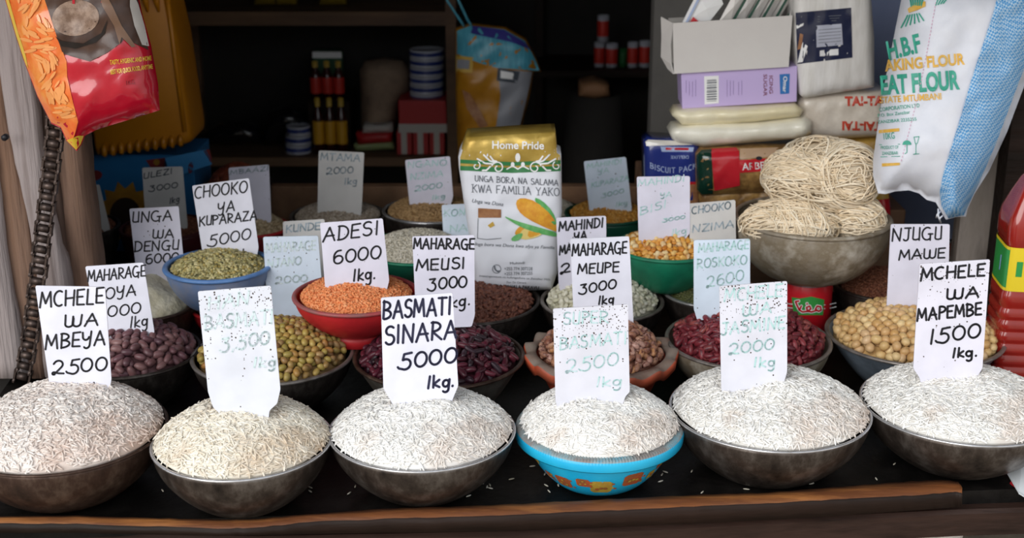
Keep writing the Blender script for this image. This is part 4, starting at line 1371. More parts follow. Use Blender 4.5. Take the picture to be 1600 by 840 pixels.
for sgn, cx in ((1, 778), (-1, 836)):
    ribbon(mb, SP, [(cx + sgn * (p[0]), 262 + p[1]) for p in spiral(0, 0, 10, 3, -160, 240)], 2.0, .0024)
    ribbon(mb, SP, [(cx - sgn * (34 - p[0]), 259 + p[1]) for p in spiral(0, 0, 7, 2, -60, 250)], 1.8, .0024)
    for (dx0, dy0, dx1, dy1) in ((-4, -8, -22, -20), (-8, -6, -32, -14), (-12, -2, -24, 4), (-2, -10, -12, -18)):
        ribbon(mb, SP, [(cx + sgn * dx0, 262 + dy0), (cx + sgn * (dx0 + dx1) / 2 , 262 + (dy0 + dy1) / 2 + 3), (cx + sgn * dx1, 262 + dy1)], 2.6, .0024)
for (cx, cy, rx, ry) in ((809, 246, 4, 7), (801, 257, 3, 4), (817, 257, 3, 4)):
    mb.add([SP.at(x, y, .0024) for x, y in ell(cx, cy, rx, ry, 0, 12)], [tuple(range(12))])
ribbon(mb, SP, [(792, 264), (801, 259), (809, 264), (817, 259), (826, 264)], 2, .0024)
mb.build('scroll_ornament', M['white_print'], o)
printed(SP, [('Home Pride', 769, 232, 850, 233, 12)], 'lettering', M['white_print'], gt_, .0026, bold=.02)
write(SP, [('UNGA BORA NA SALAMA', 742, 283, 872, 290, 9), ('KWA FAMILIA YAKO', 738, 300, 874, 306, 12)], 'lettering', M['grey_print'], o, 1.1, off=.0016, serif=True, jit=0, slant=0)
printed(SP, [('Unga wa Dona', 737, 316, 786, 322, 6), ('Unga bora wa Dona kwa afya ya Familia', 738, 383, 866, 389, 5)], 'lettering', M['grey_print'], o, .0016, slant=.2)
printed(SP, [('Mukindi', 797, 413, 820, 412, 4), ('+255 774 307228', 788, 422, 832, 422, 5), ('+255 774 307255', 788, 430, 832, 429, 5), ('Imetengenezwa na kufungashwa na Zanzibar Mills', 749, 432, 860, 438, 3), ('Zan Ze Centre', 791, 442, 822, 443, 3)], 'lettering', M['grey_print'], o, .0016)
printed(SP, [('WEKA MAHALA PAKAVU', 764, 448, 842, 452, 5)], 'lettering', M['black_ink'], o, .0016, bold=.02)
mb = MB(); ribbon(mb, SP, ell(776, 420, 6.5, 6.5, 0, 22) + [(782.5, 420)], 1, .0016)
ribbon(mb, SP, [(773, 416), (773, 419), (775, 422), (778, 424), (780, 423)], 2, .0016)
mb.build('telephone_symbol', M['grey_print'], o)
for (p, m_, of) in (([(838, 312), (848, 316), (862, 330), (871, 348), (871, 353), (858, 342), (845, 328)], 'leaf_green', .0014),
                    ([(812, 318), (820, 313), (838, 318), (858, 336), (869, 352), (869, 358), (850, 352), (826, 340), (815, 330)], 'corn_yellow', .0018),
                    ([(806, 362), (812, 354), (824, 351), (822, 360), (808, 367)], 'corn_yellow', .0014),
                    ([(814, 366), (820, 358), (832, 355), (848, 362), (836, 370), (818, 373)], 'corn_pale', .0022),
                    ([(828, 358), (846, 361), (838, 368), (826, 370)], 'corn_yellow', .0026),
                    ([(793, 339), (812, 347), (840, 355), (868, 362), (868, 368), (840, 363), (815, 354)], 'leaf_green', .003),
                    ([(800, 372), (808, 366), (816, 365), (812, 374), (802, 376)], 'leaf_green', .0026)):
    cx_ = sum(q[0] for q in p) / len(p); cy_ = sum(q[1] for q in p) / len(p)
    patch(SP, [(min(872, cx_ + (x - cx_) * 1.24), cy_ + (y - cy_) * 1.22) for x, y in p], 'maize_picture', M[m_], o, of, 7, 1)
patch(SP, [(747, 325), (783, 327), (783, 340), (747, 340)], 'packet_picture', M['brown_print'], o, .0014, 7)
mb = MB(); ribbon(mb, SP, [(747, 341), (746, 372), (760, 374), (783, 372)], .9, .0014); mb.build('packet_picture', M['grey_print'], o)
patch(SP, [(762, 352), (770, 346), (773, 352), (766, 356)], 'packet_picture', M['gold_print'], o, .0014, 6)

# ================================================================== noodle pot on its tin
TIN = at_y(1270, 470, 2.78)
C, R = solve(1148, 1385, 373, .80)
tin = thing('tin_can', (C.x, C.y, TZ), 'red tin can with a green label in Arabic script under the noodle pot', 'tin')
M['tin_red'] = mat('tin_red', '#d0202c', 0.3)
M['tin_green'] = mat('tin_green', '#3fa04a', 0.35)
tr = 40 * depth(C) / F
mb = MB(); mb.lathe([(.0005, TZ), (tr, TZ), (tr, .664), (tr * .95, .668), (tr * .93, .664), (.0005, .664)], 56, (C.x, C.y, 0)); mb.build('body', M['tin_red'], tin)
for z_ in (TZ + .004, .662):
    mb = MB(); mb.lathe([(tr + .0025 * math.cos(a), z_ + .0025 * math.sin(a)) for a in [2 * math.pi * k / 8 for k in range(8)]], 56, (C.x, C.y, 0), closed=True); mb.build('rim', M['steel'], tin)
class Cyl:
    def __init__(s, c, r): s.c, s.r = Vector(c), r
    def at(s, px, py, off=0.0):
        d = ray(px, py); r = s.r + off
        ox, oy = CAM.x - s.c.x, CAM.y - s.c.y
        a = d.x ** 2 + d.y ** 2; b = 2 * (ox * d.x + oy * d.y); c = ox * ox + oy * oy - r * r
        q = b * b - 4 * a * c
        t = (-b - math.sqrt(max(q, 0))) / (2 * a)
        return CAM + d * t
TC = Cyl(C, tr)
patch(TC, [(1237, 464), (1250, 466), (1268, 463), (1288, 468), (1286, 492), (1240, 492)], 'label', M['tin_green'], tin, .0006, 4)
mb = MB()
for y_ in (474, 480):
    ribbon(mb, TC, [(1231, y_), (1234, y_ + .5), (1238, y_ + 1)], 1.6, .0008); ribbon(mb, TC, [(1288, y_ + 2), (1298, y_ + 1), (1306, y_ - 1)], 1.6, .0008)
mb.build('stripe', M['white_print'], tin)
for wpx, m_, of in ((5.2, 'white_print', .0010), (2.6, 'tin_red', .0015)):
    mb = MB()
    for st in ([(1283, 484), (1282, 479), (1277, 478), (1274, 483), (1279, 486), (1283, 484)], [(1275, 485), (1268, 487), (1262, 486), (1260, 480), (1265, 478), (1267, 482), (1262, 486), (1254, 487), (1249, 484), (1252, 478)], [(1249, 484), (1245, 476), (1243, 471), (1248, 470)], [(1261, 474), (1261, 475)]):
        ribbon(mb, TC, st, wpx, of)
    mb.build('lettering', M[m_], tin)

pot = bowl('tall dented aluminium cooking pot of noodle nests standing on the red tin', 1148, 1385, 373, .80, .668, M['pot_metal'], M['pot_metal'], base=.45, name='cooking_pot', style='pot', lip=.006, wall=.004)
for ang in (-8, 172):
    a = math.radians(ang); mb = MB(); c_ = pot['C']; R_ = pot['R']
    pts = []
    for k in range(15):
        q = math.pi * k / 14
        tx = .032 * math.cos(q); out = .004 + .022 * math.sin(q)
        pts.append((c_.x + (R_ * .985 + out) * math.cos(a) - tx * math.sin(a), c_.y + (R_ * .985 + out) * math.sin(a) + tx * math.cos(a), .80 - .006 - .03 * math.sin(q)))
    mb.tube(pts, .0035, 8); mb.build('handle', M['pot_metal'], pot['o'])
M['noodle'] = grain_mat('noodle', ['#e8d3b4', '#f2e2c8', '#dcc6a4', '#f6ead4', '#e4cfae'], 0.55)

def nest(label, blobs, seed, thick=.0017):
    """a nest of noodles: strands wound round lumpy cores in a few swirls; blobs: (centre, rx, ry, rz, swirls, strands, core)"""
    rg = random.Random(seed)
    V, Q = [], []
    SEG = 5
    for (centre, rx, ry, rz, swirls, N, core) in blobs:
        def surf(p):
            q = (p.x / rx) ** 2 + (p.y / ry) ** 2 + (p.z / rz) ** 2
            return p / math.sqrt(max(q, 1e-9))
        for k in range(N):
            ax, spread, wgt = rg.choice(swirls)
            axis = (Vector(ax) + Vector((rg.gauss(0, .12), rg.gauss(0, .12), rg.gauss(0, .12)))).normalized()
            lat = rg.uniform(-.95, .95) * spread
            u = axis.orthogonal().normalized(); v = axis.cross(u)
            a0 = rg.uniform(0, 2 * math.pi); span = rg.uniform(1.2, 4.2)
            depth_ = rg.uniform(.86, 1.05)
            dl = rg.uniform(-.35, .35)
            n = int(10 + span * 7)
            path = []
            ph = rg.uniform(0, 9); am = rg.uniform(.02, .09)
            for i in range(n + 1):
                t = i / n
                a = a0 + span * t
                la = lat + dl * t + am * math.sin(ph + t * 9)
                la = max(-.98, min(.98, la))
                c = math.sqrt(1 - la * la)
                p = u * (c * math.cos(a)) + v * (c * math.sin(a)) + axis * la
                p = surf(Vector((p.x * rx, p.y * ry, p.z * rz))) * (depth_ + .02 * math.sin(ph * 2 + t * 14))
                path.append(centre + p)
            mb = MB(); mb.tube(path, thick * rg.uniform(.75, 1.15), SEG, caps=False)
            b = len(V)
            V.extend(mb.v); Q.extend([tuple(b + i for i in f) for f in mb.f])
        if not core: continue
        # packed strands inside
        mb = MB()
        n1, n2 = 28, 18
        vs = []
        for i in range(n2 + 1):
            th = math.pi * i / n2
            for j in range(n1):
                f_ = 2 * math.pi * j / n1
                vs.append(centre + Vector((rx * .8 * math.sin(th) * math.cos(f_), ry * .8 * math.sin(th) * math.sin(f_), rz * .8 * math.cos(th))))
        b = len(V)
        V.extend([tuple(v) for v in vs])
        for i in range(n2):
            for j in range(n1):
                Q.append((b + i * n1 + j, b + (i + 1) * n1 + j, b + (i + 1) * n1 + (j + 1) % n1, b + i * n1 + (j + 1) % n1))
    o = fast_mesh('noodle_nest', np.array([tuple(v) for v in V]), np.array(Q), M['noodle'])
    return tag(o, label, 'noodles', 'dried noodle nests')

PC = pot['C']
def wpt(px, py, y): return at_y(px, py, y)
k_ = 1.42e-3        # metres per px near the pot
nest('oval noodle nest lying in the front of the pot, its strands running lengthwise', [(wpt(1236, 348, PC.y - .055), 75 * k_, .062, 36 * k_, [((0.15, .9, .5), .9, 1), ((.0, .3, 1), .9, 1), ((1, .2, .1), .5, 1)], 360, 1)], 1)
nest('small round noodle nest in the pot by its handle', [(wpt(1338, 340, PC.y - .035), 42 * k_, .06, 34 * k_, [((.3, .9, .35), .9, 1), ((0, .2, 1), .8, 1)], 260, 1)], 2)
nest('large twisted double-lobed noodle nest on top of the pile', [
    (wpt(1250, 276, PC.y - .01), 55 * k_, .075, 44 * k_, [((.1, .3, 1), .9, 1), ((.5, .5, .6), .7, 1), ((.2, .9, .5), .8, 1)], 360, 1),
    (wpt(1320, 274, PC.y - .03), 53 * k_, .07, 50 * k_, [((.15, -1, .25), .95, 1), ((.15, -1, .25), .95, 1), ((0, .4, 1), .8, 1), ((.3, -.8, .5), .6, 1)], 380, 1),
    (wpt(1284, 252, PC.y - .0), 62 * k_, .066, 36 * k_, [((.1, -.3, 1), .9, 1), ((.6, -.3, .6), .7, 1), ((-.5, -.5, .6), .8, 1)], 240, 1),
    (wpt(1286, 280, PC.y - .02), 78 * k_, .074, 36 * k_, [((.25, -.5, .9), .7, 1)], 26, 0)], 3)
nest('noodle nest half hidden at the back of the pot', [(wpt(1290, 322, PC.y + .06), 70 * k_, .05, 38 * k_, [((0, .2, 1), .9, 1)], 110, 1)], 5)
# loose strands sticking up
mb = MB()
rg = random.Random(4)
for (x0, y0, x1, y1, x2, y2) in ((1258, 236, 1266, 222, 1272, 215), (1262, 238, 1280, 226, 1292, 220), (1240, 242, 1250, 226, 1262, 221), (1290, 240, 1296, 224, 1293, 216), (1228, 252, 1236, 236, 1242, 232), (1204, 300, 1196, 288, 1194, 286), (1262, 300, 1263, 330, 1274, 345), (1158, 352, 1160, 358, 1154, 362)):
    pts = []
    for i in range(9):
        t = i / 8
        x = x0 * (1 - t) ** 2 + 2 * x1 * t * (1 - t) + x2 * t * t; y = y0 * (1 - t) ** 2 + 2 * y1 * t * (1 - t) + y2 * t * t
        pts.append(at_y(x, y, PC.y - .085 if y0 < 290 else PC.y - .115))
    mb.tube(pts, .0016, 5)
tag(mb.build('loose_noodles', M['noodle']), 'loose noodle strands sticking out of the nests', 'noodles', kind='stuff')

# ================================================================== goods stacked behind the pot
M['crate_wood'] = mat('crate_wood', '#8a6a50', 0.75, c2='#6a4c38', scale=9, stretch=(.2, 1, 1))
x0, x1 = at_y(1022, 330, 3.0).x, at_y(1420, 330, 3.0).x
mb = MB(); mb.box((x0, 3.02, TZ), (x1, 3.5, .735)); o = mb.build('wooden_box', M['crate_wood'], bevel=.004); tag(o, 'low wooden box behind the pot carrying the stacked packets', 'box')

M['clear_wrap'] = mat('clear_wrap', '#d8d4cc', 0.15, spec=.6, coat=.5)
M['pasta'] = mat('pasta', '#b08a50', 0.35, c2='#7a5a34', scale=38, lo=.35, hi=.6, bump=.4, bscale=45, coat=.4)
M['pasta_red'] = mat('pasta_red', '#c22430', 0.25, coat=.5)
M['green_wrap'] = mat('green_wrap', '#16352a', 0.15, coat=.6, bump=.3, bscale=25)
M['blue_pack'] = mat('blue_pack', '#26357e', 0.2, coat=.5, bump=.1, bscale=20)
M['blue_pale'] = mat('blue_pale', '#a9b9dc', 0.3)
M['cream_pack'] = mat('cream_pack', '#f6edcf', 0.3, c2='#ecdfb6', scale=9, coat=.4, bump=.2, bscale=18)
M['cream_white'] = mat('cream_white', '#f4f0e2', 0.3, c2='#eae5d2', scale=9, coat=.4, bump=.2, bscale=18)
M['lilac_card'] = mat('lilac_card', '#c6b2e2', 0.45)
M['carton_grey'] = mat('carton_grey', '#d3cecb', 0.7, c2='#dad6d2', scale=4)
M['navy_label'] = mat('navy_label', '#1f2644', 0.25, coat=.4)
M['wrap_white'] = mat('wrap_white', '#f0eeec', 0.25, c2='#d8d5d0', scale=14, stretch=(3, 1, .4), coat=.5, bump=.12, bscale=18)
M['noodle_pack'] = mat('noodle_pack', '#e2d9cc', 0.3, c2='#cbc0b2', scale=22, coat=.5, bump=.2, bscale=25)
M['tai_red'] = mat('tai_red', '#c4432e', 0.4)
M['yellow_pasta'] = mat('yellow_pasta', '#c9a24a', 0.35, c2='#b0863a', scale=40, coat=.4)
M['blue_print'] = mat('blue_print', '#2c72b8', 0.4)
M['maroon_print'] = mat('maroon_print', '#7a3050', 0.5)

# pasta packets
S1 = Puff([(1086, 300), (1094, 287), (1180, 285), (1260, 288), (1264, 330), (1200, 345), (1092, 345)], 3.02, .03, 26, back=.03, depth=.03, wr=.006, wscale=14, seed=8, step=9)
o = S1.mesh('pasta_packet', M['pasta']); tag(o, 'lower clear packet of shell pasta beneath the red-labelled one', 'pasta packet', 'pasta packets')
patch(S1, [(1150, 322), (1200, 318), (1200, 338), (1150, 340)], 'label', M['pasta_red'], o, .0014, 9)
S2 = Puff([(1087, 240), (1096, 232), (1180, 228), (1262, 230), (1268, 290), (1200, 300), (1096, 306), (1088, 296)], 2.99, .032, 28, back=.03, depth=.03, wr=.005, wscale=14, seed=9, step=8)
o = S2.mesh('pasta_packet', M['pasta']); tag(o, 'clear pasta packet with a red ARBELLA label behind the noodles', 'pasta packet', 'pasta packets')
patch(S2, [(1088, 242), (1096, 234), (1112, 233), (1114, 303), (1097, 304), (1089, 296)], 'dark_end', M['green_wrap'], o, .001, 8)
patch(S2, [(1111, 232), (1150, 230), (1155, 236), (1156, 290), (1116, 298)], 'label', M['pasta_red'], o, .002, 8)
al_ = patch(S2, [(1154, 250), (1264, 243), (1266, 262), (1156, 270)], 'label', M['pasta_red'], o, .002, 8)
patch(S2, [(1156, 232), (1216, 230), (1218, 244), (1156, 248)], 'pale_panel', mat('pale_tan', '#b8997c', .4), o, .0016, 8)
printed(S2, [('ARBELLA', 1160, 266, 1220, 261, 11)], 'lettering', M['white_print'], al_, .003, bold=.01)
mb = MB(); mb.add([S2.at(x, y, .003) for x, y in ell(1186, 247, 5, 3)], [tuple(range(20))]); mb.build('seal_mark', M['black_ink'], al_)
# blue packet
S3 = Puff([(1006, 222), (1012, 216), (1088, 220), (1092, 226), (1092, 340), (1008, 340)], 3.01, .014, 12, back=.0, depth=.07, wr=.004, wscale=16, seed=4, step=8)
o = S3.mesh('biscuit_packet', M['blue_pack']); tag(o, 'dark blue wrapped packet with curved white lettering beside the pasta', 'packet')
patch(S3, [(1008, 221), (1013, 218), (1086, 221), (1088, 226), (1010, 228)], 'clear_top', M['clear_wrap'], o, .001, 8)
patch(S3, [(1032, 229), (1084, 230), (1083, 237), (1034, 237)], 'label', M['blue_pale'], o, .001, 8)
patch(S3, [(1040, 230.5), (1076, 231), (1076, 234.5), (1040, 234)], 'red_print', M['pasta_red'], o, .0018, 8)
patch(S3, [(1010, 284), (1091, 284), (1091, 288), (1010, 288)], 'stripe', M['pasta_red'], o, .001, 8)
patch(S3, [(1010, 288), (1091, 288), (1091, 338), (1010, 338)], 'picture_band', M['brown_print'], o, .001, 8)
printed(S3, [('DELUXE', 1076, 243, 1048, 243, 5)], 'lettering', M['blue_pale'], o, .0014)
mb = MB()
st, W_ = strokes('BISCUIT PACK', .25)
for s_ in st:
    pts = []
    for (u, v) in s_:
        t = u / W_
        pts.append((1052 + 36 * (2 * t - 1), 262 + 8 * (1 - (2 * t - 1) ** 2) - 8 * v))
    ribbon(mb, S3, pts, 1.1, .0014)
mb.build('lettering', M['blue_pale'], o)
# cream packs
S4 = Puff([(1046, 207), (1052, 198), (1090, 194), (1180, 192), (1258, 183), (1268, 190), (1268, 208), (1255, 216), (1180, 222), (1100, 229), (1062, 224), (1050, 217)], 3.0, .03, 17, back=.03, depth=.06, wr=.006, wscale=25, seed=1, step=7)
o = S4.mesh('powder_packet', M['cream_white']); tag(o, 'white soft packet lying under the yellowish one', 'packet', 'soft packets under the lilac box')
S5 = Puff([(1050, 180), (1056, 171), (1100, 168), (1180, 165), (1242, 161), (1256, 172), (1250, 182), (1180, 190), (1100, 196), (1066, 195)], 3.0, .028, 15, back=.028, depth=.06, wr=.006, wscale=25, seed=2, step=7)
o = S5.mesh('powder_packet', M['cream_pack']); tag(o, 'yellowish cream soft packet directly beneath the lilac sugar box', 'packet', 'soft packets under the lilac box')

# icing sugar box
def pbox(name, m, y, tl, tr_, br, bl, dep, bev=.002, turn=None):
    """a box whose front face has the four px corners, at distance y, going dep deep"""
    S = Plane(at_y((bl[0] + br[0]) / 2, (bl[1] + br[1]) / 2, y), (0, -1, 0) if turn is None else turn)
    f = [S.at(*p) for p in (bl, br, tr_, tl)]
    b = [q - S.n * dep for q in f]
    mb = MB(); mb.add(f + b, [(0,1,2,3),(7,6,5,4),(0,4,5,1),(1,5,6,2),(2,6,7,3),(3,7,4,0)], 0, False)
    return mb.build(name, m, bevel=bev), S
o, S = pbox('sugar_box', M['lilac_card'], 3.0, (1064, 114), (1246, 103), (1245, 159), (1066, 170), .11, turn=(-.03, -1, 0))
tag(o, 'lilac cardboard box of icing sugar under the open grey carton', 'box')
lb_ = patch(S, [(1100, 119), (1123, 118), (1123, 161), (1101, 163)], 'barcode_label', M['white_print'], o, .0006, 9)
mb = MB(); rg = random.Random(2)
y_ = 125
while y_ < 158:
    h_ = rg.choice((.8, 1.2, 2)); ribbon(mb, S, [(1105, y_), (1119, y_ - .8)], h_, .001); y_ += h_ + rg.uniform(.8, 1.8)
mb.build('barcode', M['grey_print'], lb_)
lg_ = patch(S, [(1218, 116), (1234, 115), (1233, 146), (1219, 147)], 'logo', M['blue_print'], o, .0006, 9)
printed(S, [('Omar', 1224, 119, 1223, 144, 6)], 'lettering', M['white_print'], lg_, .001, bold=.02)
printed(S, [('SUGAR', 1193, 116, 1193, 150, 5.5), ('ICING', 1202, 118, 1202, 146, 5.5)], 'lettering', M['maroon_print'], o, .001, bold=.01)
mb = MB()
for x_, n_ in ((1072, 4), (1136, 3), (1154, 2)):
    for j in range(n_):
        ribbon(mb, S, [(x_ + j * 5, 124 + rg.uniform(0, 4)), (x_ + j * 5, 152 - rg.uniform(0, 8))], .9, .0008)
mb.build('small_print', mat('lilac_print', '#9c88bb', .5), o)
# open carton with sachets
M['carton_in'] = mat('carton_in', '#a8a4a0', 0.8)
yC = 2.99
S = Plane(at_y(1140, 110, yC), (-.03, -1, 0))
def cp(px, py, dep=0.0): return S.at(px, py) - S.n * dep
car = thing('open_carton', at_y(1140, 112, yC + .06), 'open grey cardboard carton holding upright sachets on the lilac box', 'carton')
def slab(mb, pts, th=.0025):
    n = len(pts)
    c = [Vector(p) for p in pts]
    nn = (c[1] - c[0]).cross(c[2] - c[0]).normalized() * th
    mb.add(c + [p + nn for p in c], [tuple(range(n)), tuple(range(2 * n - 1, n - 1, -1))] + [(k, k + n, (k + 1) % n + n, (k + 1) % n) for k in range(n)], 0, False)
mb = MB(); slab(mb, [cp(1053, 115), cp(1232, 104), cp(1238, 24), cp(1051, 36)])
mb.build('front_panel', M['carton_grey'], car)
mb = MB(); slab(mb, [cp(1055, 115, .12), cp(1232, 104, .12), cp(1238, 30, .12), cp(1051, 40, .12)]); slab(mb, [cp(1053, 114.5), cp(1232, 103.5), cp(1232, 103.5, .12), cp(1053, 114.5, .12)]); mb.build('inner_panel', M['carton_in'], car)
mb = MB()
pts = [cp(1051, 36), cp(1047, 70), cp(1048, 100), cp(1052, 116)]
fl = [cp(1034, 29, .03), cp(1035, 60, .03), cp(1034, 92, .03), cp(1044, 110, .02)]
for k in range(3):
    slab(mb, [pts[k], pts[k + 1], fl[k + 1], fl[k]])
mb.build('side_flap', M['carton_grey'], car)
mb = MB(); slab(mb, [cp(1239, 18, .02), cp(1234, 60, .03), cp(1230, 102, .02), cp(1226, 103), cp(1228, 62), cp(1236, 22)]); mb.build('side_flap', M['carton_grey'], car)
M['sachet'] = mat('sachet', '#cfc9c4', 0.35, coat=.3, c2='#dad6d2', scale=12)
M['sachet_green'] = mat('sachet_green', '#1f4a3a', 0.4)
def sachet(label, px, depth_, red=False, light=False):
    n = len(px)
    f = [cp(x, y, depth_) for x, y in px]
    mid = sum((Vector(p) for p in f), Vector()) / n
    mb = MB()
    b = [p - S.n * .004 for p in f]
    c1 = mid + S.n * .006; c2 = mid - S.n * .012
    mb.add(f + b + [c1, c2], [(k, (k + 1) % n, 2 * n) for k in range(n)] + [(k + n, 2 * n + 1, (k + 1) % n + n) for k in range(n)] + [(k, k + n, (k + 1) % n + n, (k + 1) % n) for k in range(n)], 0, False)
    o = mb.build('sachet', M['white_print'] if light else M['sachet'])
    tag(o, label, 'sachet', 'sachets in the open carton')
    return o
o = sachet('white sachet with a red corner at the end of the open carton', [(1066, 40), (1110, 36), (1132, 8), (1128, -2), (1090, -8)], .02, light=True)
patch(Plane(cp(1085, 35, .012), S.n), [(1075, 40), (1083, 26), (1097, 38)], 'red_corner', M['pasta_red'], o, .001, 9)
patch(Plane(cp(1085, 35, .012), S.n), [(1068, 40), (1092, -6), (1095, -5), (1072, 40)], 'blue_edge', M['blue_pale'], o, .001, 9)
for k, (xa, lab) in enumerate(((1130, 'pale sachet leaning next to the one with the red corner'), (1152, 'second pale sachet leaning in the middle of the open carton'), (1174, 'third leaning pale sachet in the open carton, dark green edge'), (1194, 'pale sachet with dark edge second from the candle pack'), (1212, 'last pale sachet in the open carton, next to the candle pack'))):
    o = sachet(lab, [(xa - 6, 40), (xa + 14, 38), (xa + 44, -14), (xa + 24, -16)], .03 + .012 * k)
    patch(Plane(cp(xa + 10, 20, .018 + .012 * k), S.n), [(xa + 10, 38), (xa + 15, 38), (xa + 42, -10), (xa + 38, -10)], 'dark_edge', M['sachet_green'], o, .001, 12)

# right column of packets
S6 = Puff([(1262, 222), (1300, 214), (1378, 210), (1382, 262), (1378, 330), (1268, 330)], 3.08, .02, 20, back=.02, depth=.12, wr=.004, wscale=20, seed=6, step=9)
o = S6.mesh('pasta_packet', M['yellow_pasta']); tag(o, 'yellow pasta packet beneath the TAI-TAI packet', 'pasta packet', 'pasta packets')
S7 = Puff([(1246, 160), (1254, 148), (1300, 144), (1384, 140), (1388, 160), (1386, 212), (1320, 216), (1262, 214), (1250, 196)], 3.04, .026, 24, back=.02, depth=.13, wr=.005, wscale=22, seed=7, step=8)
o = S7.mesh('noodle_packet', M['noodle_pack']); tag(o, 'clear packet of noodles with red TAI-TAI lettering', 'noodle packet')
printed(S7, [('TAI-TAI', 1320, 165, 1384, 164, 14), ], 'lettering', M['tai_red'], o, .0016, bold=.045)
printed(S7, [('TAI-TAI', 1378, 191, 1316, 190, 13)], 'lettering', M['tai_red'], o, .0016, bold=.045)
S8 = Puff([(1240, -30), (1252, -34), (1350, -34), (1360, -20), (1366, 60), (1366, 136), (1300, 146), (1256, 153), (1250, 148), (1240, 60)], 3.0, .02, 20, back=.01, depth=.12, wr=.003, wscale=16, seed=5, step=8)
o = S8.mesh('candle_packet', M['wrap_white']); tag(o, 'white plastic-wrapped pack of candles with a navy label', 'packet')
nl_ = patch(S8, [(1243, 20), (1330, 12), (1332, 90), (1246, 100)], 'label', M['navy_label'], o, .001, 8)
patch(S8, [(1275, 40), (1315, 37), (1317, 70), (1276, 74)], 'data_table', mat('pale_table', '#b9bccb', .4), nl_, .0016, 8)
patch(S8, [(1281, 79), (1290, 78), (1290, 87), (1281, 88)], 'small_mark', M['white_print'], nl_, .0016, 8)
patch(S8, [(1292, 78), (1310, 76), (1310, 86), (1292, 87)], 'small_mark', M['white_print'], nl_, .0016, 8)
mb = MB()
for j in range(3):
    ribbon(mb, S8, [(1278, 26 + j * 4), (1314 - j * 3, 24 + j * 4)], 1.2, .0016)
for j in range(5):
    ribbon(mb, S8, [(1279, 47 + j * 5), (1314, 44 + j * 5)], .7, .0022)
mb.build('small_print', M['grey_print'], nl_)
patch(S8, [(1246, 98), (1254, 66), (1262, 72), (1254, 97)], 'picture', M['white_print'], o, .0016, 8)
patch(S8, [(1246, 78), (1250, 52), (1255, 54), (1252, 76)], 'picture', M['brown_print'], o, .0014, 8)
patch(S8, [(1244, 40), (1256, 36), (1255, 40), (1245, 45)], 'picture', M['white_print'], o, .0014, 8)

# ================================================================== flour sack
def sack_material():
    m, t, b = new_mat('sack_stripe')
    b.inputs['Roughness'].default_value = .5
    co = t.nodes.new('ShaderNodeTexCoord'); mp = t.nodes.new('ShaderNodeMapping')
    mp.inputs['Rotation'].default_value = (0, math.radians(20), 0)
    t.links.new(co.outputs['Object'], mp.inputs[0])
    ck = t.nodes.new('ShaderNodeTexChecker'); ck.inputs['Scale'].default_value = 250
    ck.inputs['Color1'].default_value = lin('#4f9ddb'); ck.inputs['Color2'].default_value = lin('#b9d6ef')
    t.links.new(mp.outputs[0], ck.inputs['Vector']); t.links.new(ck.outputs[0], b.inputs['Base Color'])
    return m
M['sack_white'] = mat('sack_white', '#e4e6ee', 0.5, c2='#d6dae6', scale=7, bump=.05, bscale=300)
M['sack_stripe'] = sack_material()
M['sack_green'] = mat('sack_green', '#2f9f86', 0.5, c2='#4db09a', scale=50)
M['sack_yellow'] = mat('sack_yellow', '#e2ad3c', 0.5, c2='#ecc46e', scale=50)
M['sack_pink'] = mat('sack_pink', '#d9a9c4', 0.5)
SK = Puff([(1412, -60), (1408, 0), (1392, 80), (1380, 140), (1371, 200), (1364, 250), (1364, 275), (1372, 302), (1384, 303), (1398, 299), (1420, 297), (1436, 302), (1448, 312), (1462, 316), (1470, 330), (1478, 343), (1494, 339), (1509, 338), (1512, 326), (1522, 304), (1546, 266), (1574, 205), (1602, 130), (1630, 60), (1652, -10), (1662, -60)], 2.62, .10, 95, back=.06, wr=.012, wscale=42, seed=12, step=10, lean=.22, power=.6)
o = SK.mesh('flour_sack', M['sack_white']); tag(o, 'big white woven sack of baking flour with a blue checked side stripe', 'sack')
patch(SK, [(1570, -55), (1636, -55), (1640, 0), (1614, 70), (1584, 150), (1556, 225), (1530, 285), (1512, 322), (1506, 336), (1482, 341), (1471, 322), (1468, 300), (1474, 270), (1488, 225), (1502, 180), (1516, 130), (1534, 75), (1552, 20)], 'blue_stripe', M['sack_stripe'], o, .003, 6)
printed(SK, [('H.B.F', 1389, 93, 1440, 80, 28)], 'lettering', M['sack_green'], o, .0022, bold=.03, slant=.1)
printed(SK, [('AKING FLOUR', 1383, 111, 1508, 100, 17)], 'lettering', M['sack_yellow'], o, .0022, bold=.035)
printed(SK, [('EAT FLOUR', 1377, 147, 1500, 138, 28)], 'lettering', M['sack_green'], o, .0022, bold=.04)
printed(SK, [('STATE MTUMBANI', 1375, 161, 1471, 155, 10)], 'lettering', M['sack_yellow'], o, .0022, bold=.02)
printed(SK, [('CORPORATION LTD', 1374, 174, 1437, 167, 6), ('P.O. Box Zanzibar', 1372, 183, 1422, 177, 5), ('ZANZIBAR 2235255', 1371, 193, 1432, 188, 5), ('10KG', 1381, 218, 1398, 216, 10), ('PRODUCT OF', 1376, 233, 1404, 232, 5), ('ZANZIBAR', 1378, 242, 1403, 241, 5)], 'lettering', M['sack_green'], o, .0022, bold=.005)
mb = MB()
ribbon(mb, SK, [(1374, 226), (1406, 225)], 1, .0022); ribbon(mb, SK, [(1376, 245), (1406, 244)], 1, .0022)
# sheaf emblem
for j in range(6):
    ribbon(mb, SK, [(1420 + j * 5, -16), (1424 + j * 3, 10)], 2.4, .0022)
    ribbon(mb, SK, [(1418 + j * 3.6, 24 - j * .6), (1408 + j * 7, 43 - j * 2.2)], 2.2, .0022)
for j in range(4):
    ribbon(mb, SK, [(1462 + j * 4, 8 - j), (1468 + j * 5, -6)], 2, .0022)
